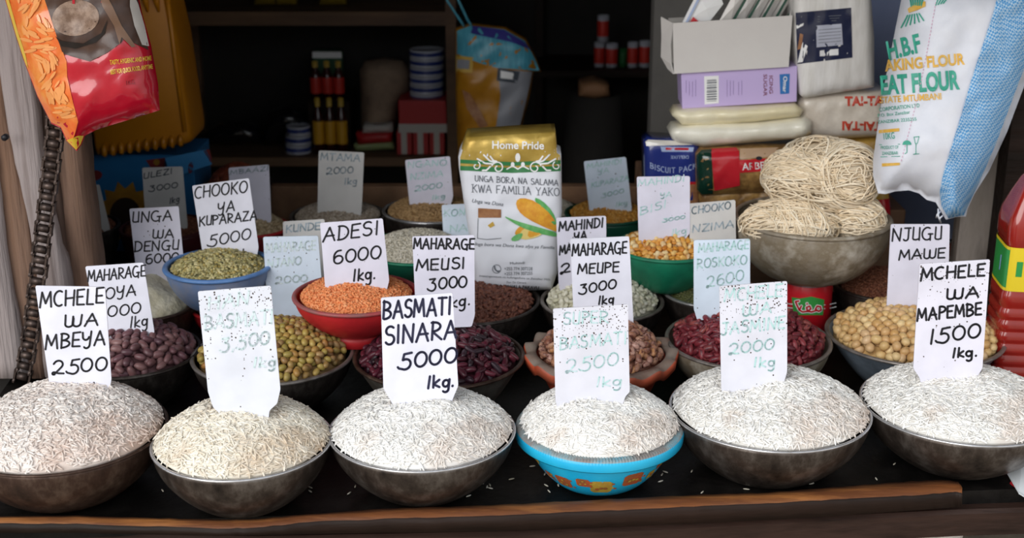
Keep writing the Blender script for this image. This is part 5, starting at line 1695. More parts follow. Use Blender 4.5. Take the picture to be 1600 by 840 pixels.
# umbrella and glass marks
mb.add([SK.at(x, y, .0022) for x, y in [(1410, 226)] + [(1417 + 7 * math.cos(a), 226 - 7 * math.sin(a)) for a in [math.pi - math.pi * k / 10 for k in range(11)]]], [tuple(range(12))])
ribbon(mb, SK, [(1417, 226), (1417, 238), (1414, 240)], 1.2, .0022)
ribbon(mb, SK, [(1428, 214), (1436, 213), (1433, 224), (1430, 224), (1428, 214)], 1, .0022); ribbon(mb, SK, [(1431, 224), (1431, 240), (1427, 241), (1436, 240)], 1, .0022)
mb.build('emblem', M['sack_green'], o)
patch(SK, [(1418, 14), (1430, 4), (1446, 2), (1446, 10), (1432, 16), (1420, 20)], 'emblem', M['sack_yellow'], o, .003, 9)
patch(SK, [(1373, 203), (1405, 200), (1405, 205), (1373, 208)], 'emblem', M['sack_yellow'], o, .0022, 9)
patch(SK, [(1378, 255), (1406, 254), (1406, 258), (1378, 260)], 'emblem', M['sack_yellow'], o, .0022, 9)
mb = MB()
for k in range(46):
    t = k / 45; y_ = 4 + 245 * t; x_ = 1462 - 54 * t + 4 * math.sin(t * 3)
    ribbon(mb, SK, [(x_, y_), (x_ - .5, y_ + 2.4)], 1.1, .0022)
mb.build('stitching', M['sack_pink'], o)
# tied corner threads
mb = MB()
for (a_, b_) in (((1470, 330), (1463, 340)), ((1466, 326), (1470, 348)), ((1474, 336), (1468, 344))):
    mb.tube([at_y(a_[0], a_[1], 2.6), at_y((a_[0] + b_[0]) / 2 - 2, (a_[1] + b_[1]) / 2, 2.59), at_y(b_[0], b_[1], 2.6)], .0018, 6)
mb.build('corner_thread', M['sack_white'], o)
# wooden panel the sack leans on
M['grey_wood'] = mat('grey_wood', '#8c8278', 0.85, c2='#5d544d', scale=12, stretch=(1, 1, .18), c3='#9c9188', bump=.3, bscale=50)
mb = MB(); a_ = at_y(1494, 400, 2.86); mb.box((a_.x, 2.86, TZ), (2.2, 2.90, 1.75)); o = mb.build('wall_board', M['grey_wood']); struct(o, 'weathered grey board behind the flour sack and juice bottle')
mb = MB(); a_ = at_y(1556, 400, 2.80); mb.box((a_.x, 2.80, TZ), (2.2, 2.855, 1.75)); o = mb.build('wall_post', M['dark_wood']); struct(o, 'dark wooden post beside the juice bottle')

# ================================================================== juice bottle
M['juice'] = mat('juice', '#8e1f1a', 0.18, coat=.6, c2='#a12a20', scale=5)
M['label_green'] = mat('label_green', '#2f9648', 0.35)
M['label_yellow'] = mat('label_yellow', '#e6cb2a', 0.35)
M['label_blue'] = mat('label_blue', '#8fb2dd', 0.4)
yb = 2.47
cl = at_y(1545, 560, yb)
half = .0565
bc = Vector((cl.x + half * .96, yb, TZ))
bot = thing('juice_bottle', bc, 'large red juice bottle with a green and yellow label at the table end', 'bottle')
rot = math.radians(-6)
def sq(a, e=7.0):
    a -= rot
    c, s_ = abs(math.cos(a)), abs(math.sin(a))
    return 1 / (c ** e + s_ ** e) ** (1 / e)
prof = [(.0005, TZ), (half * .93, TZ), (half, TZ + .012)]
zz = TZ + .02
while zz < TZ + .18:
    prof += [(half, zz), (half * 1.0, zz + .010), (half * .955, zz + .0145), (half * .955, zz + .0175), (half, zz + .022)]
    zz += .024
prof += [(half, TZ + .207), (half * .965, TZ + .211), (half * .965, TZ + .307), (half, TZ + .312), (half * 1.0, TZ + .34), (half * .95, TZ + .36), (half * .74, TZ + .392), (half * .5, TZ + .424), (half * .34, TZ + .436), (half * .33, TZ + .455), (.0005, TZ + .456)]
mb = MB(); mb.lathe(prof, 96, (bc.x, bc.y, 0), rfun=lambda k, a: sq(a)); mb.build('body', M['juice'], bot)
mb = MB(); mb.lathe([(.0005, TZ + .48), (half * .38, TZ + .478), (half * .39, TZ + .442), (half * .35, TZ + .44)], 40, (bc.x, bc.y, 0)); mb.build('cap', M['label_yellow'], bot)
class SqB:
    def at(s, a, z, off=.0012):
        r = half * .965 * sq(a) + off
        return Vector((bc.x + r * math.cos(a), bc.y + r * math.sin(a), z))
LB = SqB()
corner = rot + math.pi / 4
import itertools
cands = [corner + k * math.pi / 2 for k in range(4)]
toc = math.atan2(-bc.y, -bc.x)
near = min(cands, key=lambda c: abs((c - toc + math.pi) % (2 * math.pi) - math.pi))
def lab(name, m, a0, a1, z0, z1, off, par=None):
    mb = MB(); vs = []
    n = 24
    for i in range(n + 1):
        a = a0 + (a1 - a0) * i / n
        vs += [LB.at(a, z0, off), LB.at(a, z1, off)]
    mb.add(vs, [(2 * i, 2 * i + 2, 2 * i + 3, 2 * i + 1) for i in range(n)])
    return mb.build(name, m, par or bot)
za, zb_ = TZ + .215, TZ + .302
lg_ = lab('label', M['label_green'], near - math.pi / 2, near, za, zb_, .0012)
ly_ = lab('label', M['label_yellow'], near, near + math.pi / 2, za, zb_, .0012)
lab('label_edge', M['label_yellow'], near - math.pi / 2, near, zb_ - .006, zb_, .0018, lg_)
lab('label_edge', M['label_yellow'], near - math.pi / 2, near, za, za + .006, .0018, lg_)
lab('label_picture', M['label_blue'], near - .62, near - .5, za + .03, za + .06, .0018, lg_)
lab('label_picture', M['label_green'], near + .2, near + .36, za + .03, za + .06, .0018, ly_)

# newspaper scrap
M['news'] = mat('newsprint', '#dfe3e6', 0.7)
mb = MB()
pp = [at_z(1564, 722, TZ + .003), at_z(1598, 706, TZ + .022), at_z(1640, 742, TZ + .02), at_z(1640, 800, TZ + .004), at_z(1592, 770, TZ + .006)]
mb.add(pp + [p - Vector((0, 0, .0015)) for p in pp], [(4,3,2,1,0),(5,6,7,8,9)] + [(k, k + 5, (k + 1) % 5 + 5, (k + 1) % 5) for k in range(5)], 0, False)
o = mb.build('paper_scrap', M['news']); tag(o, 'scrap of printed paper on the table under the last rice bowl', 'paper')
SN = Plane(pp[0], (pp[1] - pp[0]).cross(pp[4] - pp[0]))
mb = MB(); mb.add([SN.at(*p, .004) for p in [(1576, 752), (1592, 764), (1598, 762), (1580, 744)]], [(0, 1, 2, 3)]); mb.build('print', M['pasta_red'], o)
mb = MB(); mb.add([SN.at(*p, .004) for p in [(1574, 728), (1594, 742), (1599, 738), (1580, 720)]], [(0, 1, 2, 3)]); mb.build('print', M['label_blue'], o)

S9 = Puff([(1364, 296), (1388, 292), (1392, 330), (1390, 372), (1366, 374)], 3.0, .012, 9, back=.012, depth=.05, wr=.003, wscale=14, seed=3, step=7)
o = S9.mesh('spice_packet', M['pasta_red']); tag(o, 'small red packet with a yellow top squeezed between pot and flour sack', 'packet')
patch(S9, [(1366, 298), (1387, 294), (1389, 310), (1366, 313)], 'yellow_top', M['yellow_pasta'], o, .001, 7)
# ================================================================== wooden post, chain
M['old_wood_pale'] = mat('old_wood_pale', '#a89c9a', 0.85, c2='#5d4c44', scale=16, stretch=(1.6, 1, .1), c3='#9a8f8e', lo=.3, hi=.75, bump=.7, bscale=50)
M['old_wood_brown'] = mat('old_wood_brown', '#86654f', 0.85, c2='#452f26', scale=16, stretch=(1.6, 1, .1), c3='#7d6252', lo=.3, hi=.75, bump=.7, bscale=50)
M['old_wood_dark'] = mat('old_wood_dark', '#3f302a', 0.85, c2='#5a463c', scale=10, stretch=(1.2, 1, .12), bump=.4, bscale=40)
post = struct(bpy.data.objects.new('pillar_left', None), 'leaning weathered timber post at the edge of the stall')
COL.objects.link(post); post.location = at_y(60, 588, 2.5)
def plank(name, m, left, right, y, dep, seed=0):
    """left/right: px edge lines from top to bottom"""
    rg = random.Random(seed); mb = MB(); vs, fs = [], []
    n = 26
    def edge(e, t):
        ys = [p[1] for p in e]; yy = ys[0] + (ys[-1] - ys[0]) * t
        return np.interp(yy, ys, [p[0] for p in e]), yy
    for i in range(n + 1):
        t = i / n
        xl, yy = edge(left, t); xr, _ = edge(right, t)
        xl += rg.uniform(-1.3, 1.3); xr += rg.uniform(-1.3, 1.3)
        a, b = at_y(xl, yy, y), at_y(xr, yy, y)
        mid = (a + b) / 2 + Vector((0, -.004 + rg.uniform(-.0008, .0008), 0))
        vs += [a + Vector((0, .004, 0)), a * .88 + b * .12 + Vector((0, -.0035, 0)), mid, a * .12 + b * .88 + Vector((0, -.0035, 0)), b + Vector((0, .004, 0)), b + Vector((0, dep, 0)), a + Vector((0, dep, 0))]
    for i in range(n):
        for k in range(7):
            k2 = (k + 1) % 7
            fs.append((i * 7 + k, (i + 1) * 7 + k, (i + 1) * 7 + k2, i * 7 + k2))
    fs.append(tuple(range(7))); fs.append(tuple(n * 7 + k for k in range(7))[::-1])
    mb.add(vs, fs)
    return mb.build(name, m, post)
plank('plank', M['old_wood_pale'], [(-160, -80), (-140, 590)], [(-40, -80), (-12, 220), (8, 400), (44, 590)], 2.46, .06, 1)
plank('plank', M['old_wood_brown'], [(-50, -80), (-18, 220), (5, 400), (38, 590)], [(-20, -80), (12, 200), (42, 330), (58, 430), (71, 590)], 2.48, .06, 2)
plank('plank', M['old_wood_pale'], [(-26, -80), (10, 200), (40, 330), (56, 430), (69, 590)], [(30, -80), (56, 160), (72, 300), (108, 440), (123, 590)], 2.475, .07, 3)
plank('plank', M['old_wood_dark'], [(26, -80), (56, 160), (72, 300), (84, 440), (96, 589)], [(50, -80), (78, 160), (94, 300), (110, 440), (125, 589)], 2.50, .06, 4)
plank('plank', M['old_wood_brown'], [(44, -80), (76, 160), (92, 300), (106, 440), (122, 587)], [(90, -80), (118, 160), (134, 300), (152, 460), (166, 587)], 2.51, .07, 5)
mb = MB(); q = at_y(10, 213, 2.45); mb.lathe([(.0005, 0), (.006, .001), (.006, .012), (.0005, .013)], 16)
mb.v = [(q.x + v[0], q.y - v[2], q.z + v[1]) for v in mb.v]; mb.build('nail', M['black_ink'], post)

M['chain_iron'] = mat('chain_iron', '#3a302d', 0.42, 0.7, c2='#5f514b', scale=40)
pathpx = [(88, 150), (86, 210), (80, 260), (74, 310), (68, 360), (62, 410), (56, 460), (50, 510), (42, 555), (34, 596)]
def chain_pt(t):
    ys = [p[1] for p in pathpx]
    yy = ys[0] + (ys[-1] - ys[0]) * t
    return at_y(np.interp(yy, ys, [p[0] for p in pathpx]), yy, 2.405)
chain = thing('iron_chain', chain_pt(1), 'dark greasy roller chain hanging down the wooden post', 'chain')
NL = 27
for k in range(NL):
    a, b = chain_pt(k / NL), chain_pt((k + 1) / NL)
    ax = (a - b).normalized(); side = ax.cross(Vector((0, -1, 0))).normalized(); out = side.cross(ax)
    if out.y > 0: out = -out
    mid = (a + b) / 2; L = (a - b).length
    mb = MB()
    def obox(c, hs, ho, ha, taper=1.0):
        vs = []
        for sa in (-1, 1):
            for (sx_, so) in [(math.cos(q), math.sin(q)) for q in [2 * math.pi * i / 10 for i in range(10)]]:
                vs.append(c + side * hs * sx_ + out * ho * so + ax * ha * sa)
        mb.add(vs, [tuple(range(10))[::-1], tuple(range(10, 20))] + [(i, (i + 1) % 10, 10 + (i + 1) % 10, 10 + i) for i in range(10)])
    for sgn in (-1, 1):            # side plates, waisted
        w0 = .012 if k % 2 else .0145
        pts = []
        for i in range(9):
            t = -1 + 2 * i / 8
            pts.append((t, .0078 if abs(t) > .5 else .0060))
        vs = []
        for t, hw in pts:
            c = mid + ax * (t * L * .62) + side * (sgn * w0)
            vs += [c + out * hw + side * .0018, c + out * hw - side * .0018, c - out * hw - side * .0018, c - out * hw + side * .0018]
        fs = []
        for i in range(8):
            for j in range(4):
                fs.append((i * 4 + j, i * 4 + (j + 1) % 4, (i + 1) * 4 + (j + 1) % 4, (i + 1) * 4 + j))
        fs += [(0, 1, 2, 3), (35, 34, 33, 32)]
        mb.add(vs, fs, 0, False)
    # roller across the plates
    vs = []
    for s_ in (-1, 1):
        for i in range(14):
            q = 2 * math.pi * i / 14
            vs.append(mid + side * (s_ * .0095) + (out * math.cos(q) + ax * math.sin(q)) * min(L * .42, .0078))
    mb.add(vs, [(i, (i + 1) % 14, 14 + (i + 1) % 14, 14 + i) for i in range(14)] + [tuple(range(14))[::-1], tuple(range(14, 28))])
    mb.build('link', M['chain_iron'], chain)

# ================================================================== red snack packet
M['snack_red'] = mat('snack_red', '#c4142c', 0.22, coat=.6, c2='#b00f2a', scale=8)
M['snack_orange'] = mat('snack_orange', '#ec6a2a', 0.24, coat=.5, c2='#f29a4a', scale=24, c3='#ee7c34')
M['snack_brown'] = mat('snack_brown', '#3a261f', 0.4, coat=.15, c2='#553a2d', scale=14)
M['oats'] = mat('oats', '#a48a78', 0.4, c2='#7d6250', scale=70, lo=.4, hi=.6)
M['snack_yellow'] = mat('snack_yellow', '#e8c23a', 0.3, coat=.4)
M['snack_pale'] = mat('snack_pale', '#f3a35e', 0.3, coat=.4)
SB = Puff([(-10, -60), (8, 0), (24, 55), (37, 95), (58, 150), (80, 193), (95, 200), (104, 220), (120, 236), (127, 226), (133, 212), (150, 203), (175, 195), (205, 186), (250, 172), (247, 130), (236, 70), (222, 20), (205, -60)], 2.36, .055, 60, back=.05, wr=.008, wscale=34, seed=21, step=8, lean=.06, power=.7)
o = SB.mesh('snack_packet', M['snack_red']); tag(o, 'shiny red and orange foil packet hanging beside the wooden post', 'packet')
patch(SB, [(-8, -58), (9, 0), (25, 55), (38, 95), (59, 150), (80, 191), (95, 198), (104, 217), (112, 224), (118, 206), (122, 190), (114, 160), (105, 120), (104, 96), (88, 55), (70, 0), (58, -58)], 'orange_panel', M['snack_orange'], o, .001, 8)
patch(SB, [(-8, -58), (9, 0), (25, 55), (38, 95), (44, 108), (40, 86), (28, 50), (14, 0), (0, -58)], 'pale_edge', M['snack_yellow'], o, .0018, 8)
patch(SB, [(104, 219), (119, 234), (126, 225), (131, 212), (122, 212)], 'yellow_corner', M['snack_yellow'], o, .0018, 8)
patch(SB, [(58, -58), (70, 0), (88, 55), (98, 84), (140, 96), (165, 84), (190, 66), (197, 54), (206, 66), (232, 78), (220, 20), (204, -58)], 'picture', M['snack_brown'], o, .0014, 8)
patch(SB, ell(118, 28, 37, 28, -8, 26), 'picture', M['oats'], o, .0022, 8)
patch(SB, [(86, 56), (95, 64), (130, 68), (158, 52), (168, 30), (164, 52), (150, 66), (118, 76), (96, 72)], 'picture', mat('bowl_black', '#1d1412', .3), o, .003, 8)
patch(SB, [(203, -20), (216, 6), (226, 40), (233, 72), (222, 70), (210, 40), (203, 10)], 'picture', mat('cup_white', '#d9d4cf', .35), o, .0022, 8)
patch(SB, [(148, -40), (176, 10), (190, 40), (212, 72), (206, 74), (190, 58), (187, 70), (178, 40), (160, 10)], 'picture', mat('spoon_wood', '#7a5c48', .4), o, .003, 8)
patch(SB, [(110, -50), (116, -50), (117, 6), (113, 6)], 'picture', M['snack_red'], o, .003, 8)
rg = random.Random(8)
mb = MB()
for k in range(120):
    t = rg.random(); yy = -40 + 230 * t
    xa = np.interp(yy, [-58, 0, 55, 95, 150, 191], [0, 17, 33, 46, 67, 88]); xb = np.interp(yy, [-58, 0, 55, 95, 150, 191], [56, 67, 85, 100, 108, 116])
    xx = xa + (xb - xa) * rg.random()
    L_ = rg.uniform(7, 12); rot_ = 60 + 70 * math.sin(yy * .05 + xx * .02) + rg.uniform(-15, 15)
    if xx < xa + 5 or xx > xb - 5: continue
    e = ell(xx, yy, L_, L_ * .26, rot_, 10)
    mb.add([SB.at(x, y, .002 + .00002 * k) for x, y in e], [tuple(range(10))])
mb.build('leaf_print', M['snack_pale'], o)
printed(SB, [('TASTY, HYGIENIC AND HOME', 172, 101, 237, 94, 7), ('BEST FOR QUICK FOOD, ANYTIME', 173, 116, 239, 107, 7)], 'lettering', M['snack_yellow'], o, .002, bold=.02)
printed(SB, [('1KG', 198, 133, 211, 131, 7)], 'lettering', mat('dark_red_print', '#7a0d1c', .4), o, .002)

# ================================================================== yellow jerrycan on a blue carton
M['jerry_yellow'] = mat('jerry_yellow', '#c98214', 0.4, c2='#b8740f', scale=4)
jy = 3.30
def jr(px, py, d=0): return at_y(px, py, jy) + Vector((0, d, 0))
can = thing('jerrycan', at_y(230, 240, jy + .1), 'yellow-orange plastic jerrycan standing tilted on the blue carton', 'jerrycan')
mb = MB()
S = Plane(jr(230, 240), (0, -1, 0))
outl = round_poly([(112, -50), (246, -70), (276, 60), (300, 217), (294, 227), (152, 247), (146, 240), (130, 120)], 12)
n = len(outl)
cx = sum(p[0] for p in outl) / n; cy = sum(p[1] for p in outl) / n
rings = []
for (k, d) in ((.90, -.006), (.955, 0), (.99, .012), (1, .03), (1, .15), (.97, .17)):
    rings.append([S.at(cx + (x - cx) * k, cy + (y - cy) * k) + Vector((0, d, 0)) for x, y in outl])
vs = [p for r in rings for p in r]
fs = []
for k in range(len(rings) - 1):
    for i in range(n):
        j = (i + 1) % n
        fs.append((k * n + i, (k + 1) * n + i, (k + 1) * n + j, k * n + j))
fs.append(tuple(range(n))); fs.append(tuple((len(rings) - 1) * n + i for i in range(n))[::-1])
mb.add(vs, fs); mb.build('body', M['jerry_yellow'], can, bevel=0)
for i in range(10):                       # ribs along the foot
    t = (i + .5) / 10
    x = 158 + 132 * t; y1 = 243 - 18 * t
    mb = MB(); mb.tube([jr(x - 1.2, y1 - 17, -.004), jr(x - .8, y1 - 12, -.010), jr(x, y1 - 3, -.011), jr(x, y1 + 1, .0)], [.002, .007, .0075, .005], 10)
    mb.build('rib', M['jerry_yellow'], can)
for i in range(3):                        # ridges near the shoulder
    x = 212 + i * 17
    mb = MB(); mb.tube([jr(x - 6, -60, -.012), jr(x, 0, -.012), jr(x + 3, 18, -.006)], [.008, .008, .003], 10); mb.build('rib', M['jerry_yellow'], can)
mb = MB(); mb.tube([jr(258, -40, -.004), jr(273, 80, -.006), jr(289, 205, -.004)], .006, 10); mb.build('seam_ridge', M['jerry_yellow'], can)
# blue carton with printed flowers
M['carton_blue'] = mat('carton_blue', '#1f6fa8', 0.5, c2='#1a5f94', scale=6)
M['flower_yellow'] = mat('flower_yellow', '#b8862a', 0.5, c2='#8f6420', scale=20)
M['flower_red'] = mat('flower_red', '#7d2a2c', 0.5)
M['carton_sky'] = mat('carton_sky', '#3a86bd', 0.5)
by = 3.34
zt = at_y(230, 238, by).z
xa, xb = at_y(118, 300, by).x, at_y(306, 300, by).x
S = Plane((0, by, .6), (0, -1, 0))
mb = MB(); mb.box((xa, by, TZ), (xb, by + .19, at_y(230, 242, by).z)); o = mb.build('blue_carton', M['carton_blue'], bevel=.003); tag(o, 'blue printed carton with a yellow flower picture beneath the jerrycan', 'carton')
fl = []
for k in range(24):
    a = 2 * math.pi * k / 24; r = 1 if k % 2 else .74
    fl.append((196 + 46 * r * math.cos(a), 330 + 48 * r * math.sin(a)))
patch(S, [p for p in fl], 'flower_picture', M['flower_yellow'], o, .001, 12)
patch(S, ell(196, 334, 24, 26), 'flower_picture', mat('flower_heart', '#2c1a10', .6), o, .002, 12)
patch(S, ell(148, 274, 12, 8, -10), 'flower_picture', M['flower_red'], o, .001, 12)
patch(S, [(228, 250), (258, 246), (258, 262), (236, 262)], 'flower_picture', M['flower_red'], o, .001, 12)
patch(S, ell(245, 253, 5, 5), 'flower_picture', M['flower_yellow'], o, .002, 12)
# raised flap of the carton
S2_ = Plane((at_y(298, 262, by - .01).x, by - .02, .7), (.12, -1, -.1))
mb = MB(); pts = [S2_.at(258, 246), S2_.at(322, 233), S2_.at(329, 246), S2_.at(331, 256), S2_.at(284, 272), S2_.at(264, 268)]
slab(mb, pts, -.003); mb.build('flap', M['carton_sky'], o)
patch(S2_, [(318, 235), (327, 232), (331, 246), (330, 254)], 'flap_edge', M['flower_red'], o, .003, 12)
patch(S2_, ell(298, 261, 4, 9, 8), 'flap_print', M['flower_red'], o, .003, 12)

# ================================================================== back ledge
mb = MB(); a_, b_ = at_y(410, 300, 3.44), at_y(1012, 300, 3.44)
mb.box((a_.x, 3.44, TZ - .001), (b_.x, 3.475, at_y(700, 291, 3.44).z)); o = mb.build('ledge_board', M['ledge_wood'], bevel=.003); tag(o, 'brown wooden board standing behind the last row of bowls', 'board')

# ================================================================== shelving in the dark of the shop
SY = 4.45
zlow = at_y(500, 246, SY).z; ztop = at_y(500, 40, SY).z
xl, xr = at_y(255, 140, SY).x, at_y(714, 140, SY).x
sh = thing('wooden_shelf', ((xl + xr) / 2, SY + .2, 0), 'dark wooden shelf unit at the back of the shop', 'shelf')
mb = MB(); mb.box((xl, SY, zlow - .03), (xr, SY + .42, zlow)); mb.build('shelf_board', M['shelf_wood'], sh)
mb = MB(); mb.box((xl, SY, ztop), (xr, SY + .42, ztop + .045)); mb.build('shelf_board', M['shelf_wood'], sh)
mb = MB(); mb.box((xl, SY, .12), (xr, SY + .42, .15)); mb.build('shelf_board', M['shelf_wood'], sh)
mb = MB(); mb.box((at_y(698, 140, SY).x, SY - .012, 0), (xr, SY + .03, 1.6)); mb.build('upright', M['shelf_wood'], sh)
mb = MB(); mb.box((xl, SY + .39, 0), (xl + .04, SY + .42, 1.6)); mb.build('upright', M['shelf_wood'], sh)
mb = MB(); mb.box((xl, SY + .42, 0), (xr, SY + .435, 1.6)); mb.build('back_panel', M['dark_wall'], sh)
M['sauce_red'] = mat('sauce_red', '#7c1a18', 0.25, coat=.4)
M['sauce_dark'] = mat('sauce_dark', '#3a1512', 0.25, coat=.4)
M['gold_cap'] = mat('gold_cap', '#c2a03e', 0.4)
M['label_red'] = mat('label_red', '#c22f24', 0.45)
M['label_gold'] = mat('label_gold', '#c9951e', 0.45)
def sauce(px0, px1, yb_, yt, y, label, lm, grp):
    a = at_y((px0 + px1) / 2, yb_, y); b = at_y((px0 + px1) / 2, yt, y)
    a.z = max(a.z, zlow + .001) if yb_ > 200 else a.z
    H = b.z - a.z; r = (px1 - px0) / 2 * depth(a) / F
    o = thing('sauce_bottle', a, label, 'bottle', grp)
    mb = MB(); mb.lathe([(.0005, a.z), (r, a.z + .002), (r, a.z + H * .62), (r * .8, a.z + H * .7), (r * .42, a.z + H * .8), (r * .38, a.z + H * .88), (.0005, a.z + H * .88)], 28, (a.x, a.y, 0)); mb.build('body', M['sauce_dark'], o)
    mb = MB(); mb.lathe([(r * 1.02, a.z + H * .18), (r * 1.03, a.z + H * .19), (r * 1.03, a.z + H * .58), (r * 1.02, a.z + H * .59)], 28, (a.x, a.y, 0)); mb.build('label', lm, o)
    mb = MB(); mb.lathe([(r * .5, a.z + H * .84), (r * .52, a.z + H * .99), (.0005, a.z + H)], 24, (a.x, a.y, 0)); mb.build('cap', M['gold_cap'], o)
for k, (p0, p1, w_) in enumerate(((491, 508, 'next to the tins'), (509, 526, 'in the middle'), (527, 544, 'nearest the tan cap'))):
    sauce(p0, p1, 242, 152, SY + .06, 'dark sauce bottle with a gold label on the shelf, lower trio, ' + w_, M['label_gold'], 'gold-labelled sauce bottles')
mb = MB(); a_ = at_y(515, 150, SY + .2); xs0, xs1 = at_y(482, 150, SY + .14).x, at_y(546, 150, SY + .14).x
mb.box((xs0, SY + .12, zlow + .001), (xs1, SY + .34, at_y(515, 158, SY + .12).z)); o = mb.build('cardboard_box', M['dark_wood']); tag(o, 'dark box on the shelf carrying the red-labelled sauce bottles', 'box')
for k, (p0, p1, w_) in enumerate(((486, 503, 'next to the tins'), (504, 521, 'in the middle'), (522, 539, 'nearest the tan cap'))):
    sauce(p0, p1, 156, 95, SY + .16, 'sauce bottle with a red label, upper trio on the shelf, ' + w_, M['label_red'], 'red-labelled sauce bottles')
mb = MB(); p0, p1 = at_y(490, 95, SY + .28), at_y(534, 80, SY + .28)
mb.box((p0.x, SY + .27, at_y(500, 158, SY + .12).z), (p1.x, SY + .33, p1.z)); o = mb.build('tea_box', mat('box_green', '#2e5a3c', .5)); tag(o, 'green box with a white top edge behind the red-labelled bottles', 'box')
mb = MB(); mb.box((p0.x - .001, SY + .266, p1.z - .022), (p1.x + .001, SY + .272, p1.z)); mb.build('top_band', M['white_print'], o)
# tins
M['tin_white'] = mat('tin_white', '#b9bcc8', 0.35)
M['tin_blue'] = mat('tin_blue', '#24357a', 0.35)
def tin_flat(px0, px1, yb_, yt, y, label, grp):
    a = at_y((px0 + px1) / 2, yb_, y); b = at_y((px0 + px1) / 2, yt, y); r = (px1 - px0) / 2 * depth(a) / F
    o = thing('food_tin', a, label, 'tin', grp)
    H = b.z - a.z
    mb = MB(); mb.lathe([(.0005, a.z), (r * .97, a.z), (r, a.z + H * .06), (r * .98, a.z + H * .12), (r * .98, a.z + H * .86), (r, a.z + H * .93), (r * .97, a.z + H * .98), (r * .92, a.z + H * .9), (.0005, a.z + H * .9)], 32, (a.x, a.y, 0)); mb.build('body', M['tin_white'], o)
    mb = MB(); mb.lathe([(r * .985, a.z + H * .3), (r * 1.0, a.z + H * .32), (r * 1.0, a.z + H * .72), (r * .985, a.z + H * .74)], 32, (a.x, a.y, 0)); mb.build('band', M['tin_blue'], o)
zz_ = zlow
p0, p1 = at_y(622, 155, SY + .03), at_y(697, 155, SY + .03)
zr0, zr1 = at_y(660, 207, SY + .03).z, at_y(660, 157, SY + .03).z
names = ('bottom tin', 'second tin from below', 'third tin from below', 'fourth tin from below', 'fifth tin from below', 'topmost tin')
for k in range(6):
    yb_ = 157 - 13.6 * k
    tin_flat(640, 694, yb_, yb_ - 13.2, SY + .12, names[k] + ' in the blue and white stack on the red carton', 'stacked blue and white tins')
M['box_red'] = mat('box_red', '#a81e22', 0.45); M['box_white'] = mat('box_white', '#b5b1ac', 0.5)
mb = MB(); mb.box((p0.x, SY + .03, zr0), (p1.x, SY + .2, zr1)); o = mb.build('red_carton', M['box_red'], bevel=.003); tag(o, 'red carton with a white lower band, under the stack of tins', 'carton')
mb = MB(); mb.box((p0.x - .001, SY + .028, zr0), (p1.x + .001, SY + .031, zr0 + .03)); mb.build('white_band', M['box_white'], o)
for k in range(3):
    q0, q1 = at_y(620 + k * 25.5, 225, SY + .04).x, at_y(643.5 + k * 25.5, 225, SY + .04).x
    mb = MB(); mb.box((q0, SY + .04, zlow), (q1, SY + .19, zr0)); o = mb.build('striped_carton', M['box_red'], bevel=.002); tag(o, ('striped red and white carton at the bottles end of the row under the red carton', 'striped red and white carton in the middle under the red carton', 'striped red and white carton next to the shelf upright')[k], 'carton', 'striped cartons under the red carton')
    mb = MB(); mb.box((q0 + (q1 - q0) * .3, SY + .038, zlow + .002), (q0 + (q1 - q0) * .68, SY + .041, zr0 - .002)); mb.build('white_stripe', M['box_white'], o)
for k, (px0, px1, yb_) in enumerate(((446, 487, 238), (446, 487, 223.5), (448, 486, 209))):
    tin_flat(px0, px1, yb_, yb_ - 14, SY + .08, ('lowest', 'middle', 'upper')[k] + ' of three tins stacked at the dark end of the shelf', 'tins at the dark end')
# tan rounded sack and flat packs
M['tan_sack'] = mat('tan_sack', '#947e6a', 0.8, c2='#746152', scale=12, bump=.3, bscale=30)
T1 = Puff([(562, 110), (570, 97), (600, 92), (628, 96), (640, 112), (640, 140), (622, 160), (618, 190), (612, 222), (566, 223), (564, 180), (564, 150)], SY + .16, .06, 30, back=.03, depth=.04, wr=.012, wscale=20, seed=2, step=10)
o = T1.mesh('cloth_sack', M['tan_sack']); tag(o, 'tan crumpled sack between the sauce bottles and the tins', 'sack')
for k, (pl_, m_, lab_) in enumerate((([(552, 226), (612, 222), (616, 233), (556, 235)], mat('pack_olive', '#8d9a6a', .4), 'greenish flat pack at the bottom of the small pile on the shelf'), ([(556, 208), (612, 206), (612, 222), (560, 226)], M['box_red'], 'red flat pack in the middle of the small pile on the shelf'), ([(568, 196), (612, 194), (614, 206), (566, 208)], M['box_white'], 'white flat pack on top of the small pile on the shelf'))):
    T = Puff(pl_, SY + .07, .02, 9, back=.01, depth=.08, step=8)
    tag(T.mesh('flat_packet', m_), lab_, 'packet', 'flat packs on the shelf')
# dark plastic bundles at the dark end
M['black_film'] = mat('black_film', '#15161c', 0.15, coat=.8, bump=.8, bscale=14)
for k, (pl_, lab_) in enumerate((([(324, 205), (345, 192), (380, 190), (404, 200), (408, 225), (322, 226)], 'shiny black plastic bundle at the end of the shelf by the jerrycan'), ([(412, 200), (420, 176), (450, 166), (476, 178), (484, 202), (470, 212), (440, 212), (440, 225), (410, 226)], 'shiny black plastic bundle behind the three small tins'))):
    T = Puff(pl_, SY + .16, .05, 22, back=.02, depth=.05, wr=.02, wscale=12, seed=k, step=9)
    tag(T.mesh('plastic_bundle', M['black_film']), lab_, 'bundle', 'black plastic bundles')
for k, (x0_, x1_, lab_) in enumerate(((398, 428, 'yellow packet at the end of the top shelf'), (432, 462, 'yellow packet second on the top shelf'), (500, 540, 'yellow packet standing apart on the top shelf'))):
    T = Puff([(x0_, -30), (x1_, -30), (x1_ + 1, 7), (x0_ - 1, 8)], SY + .1, .02, 10, back=.02, depth=.03, step=8)
    o = T.mesh('spice_packet', mat('packet_mustard', '#8a7420', .4)); tag(o, lab_, 'packet', 'yellow packets on the top shelf')

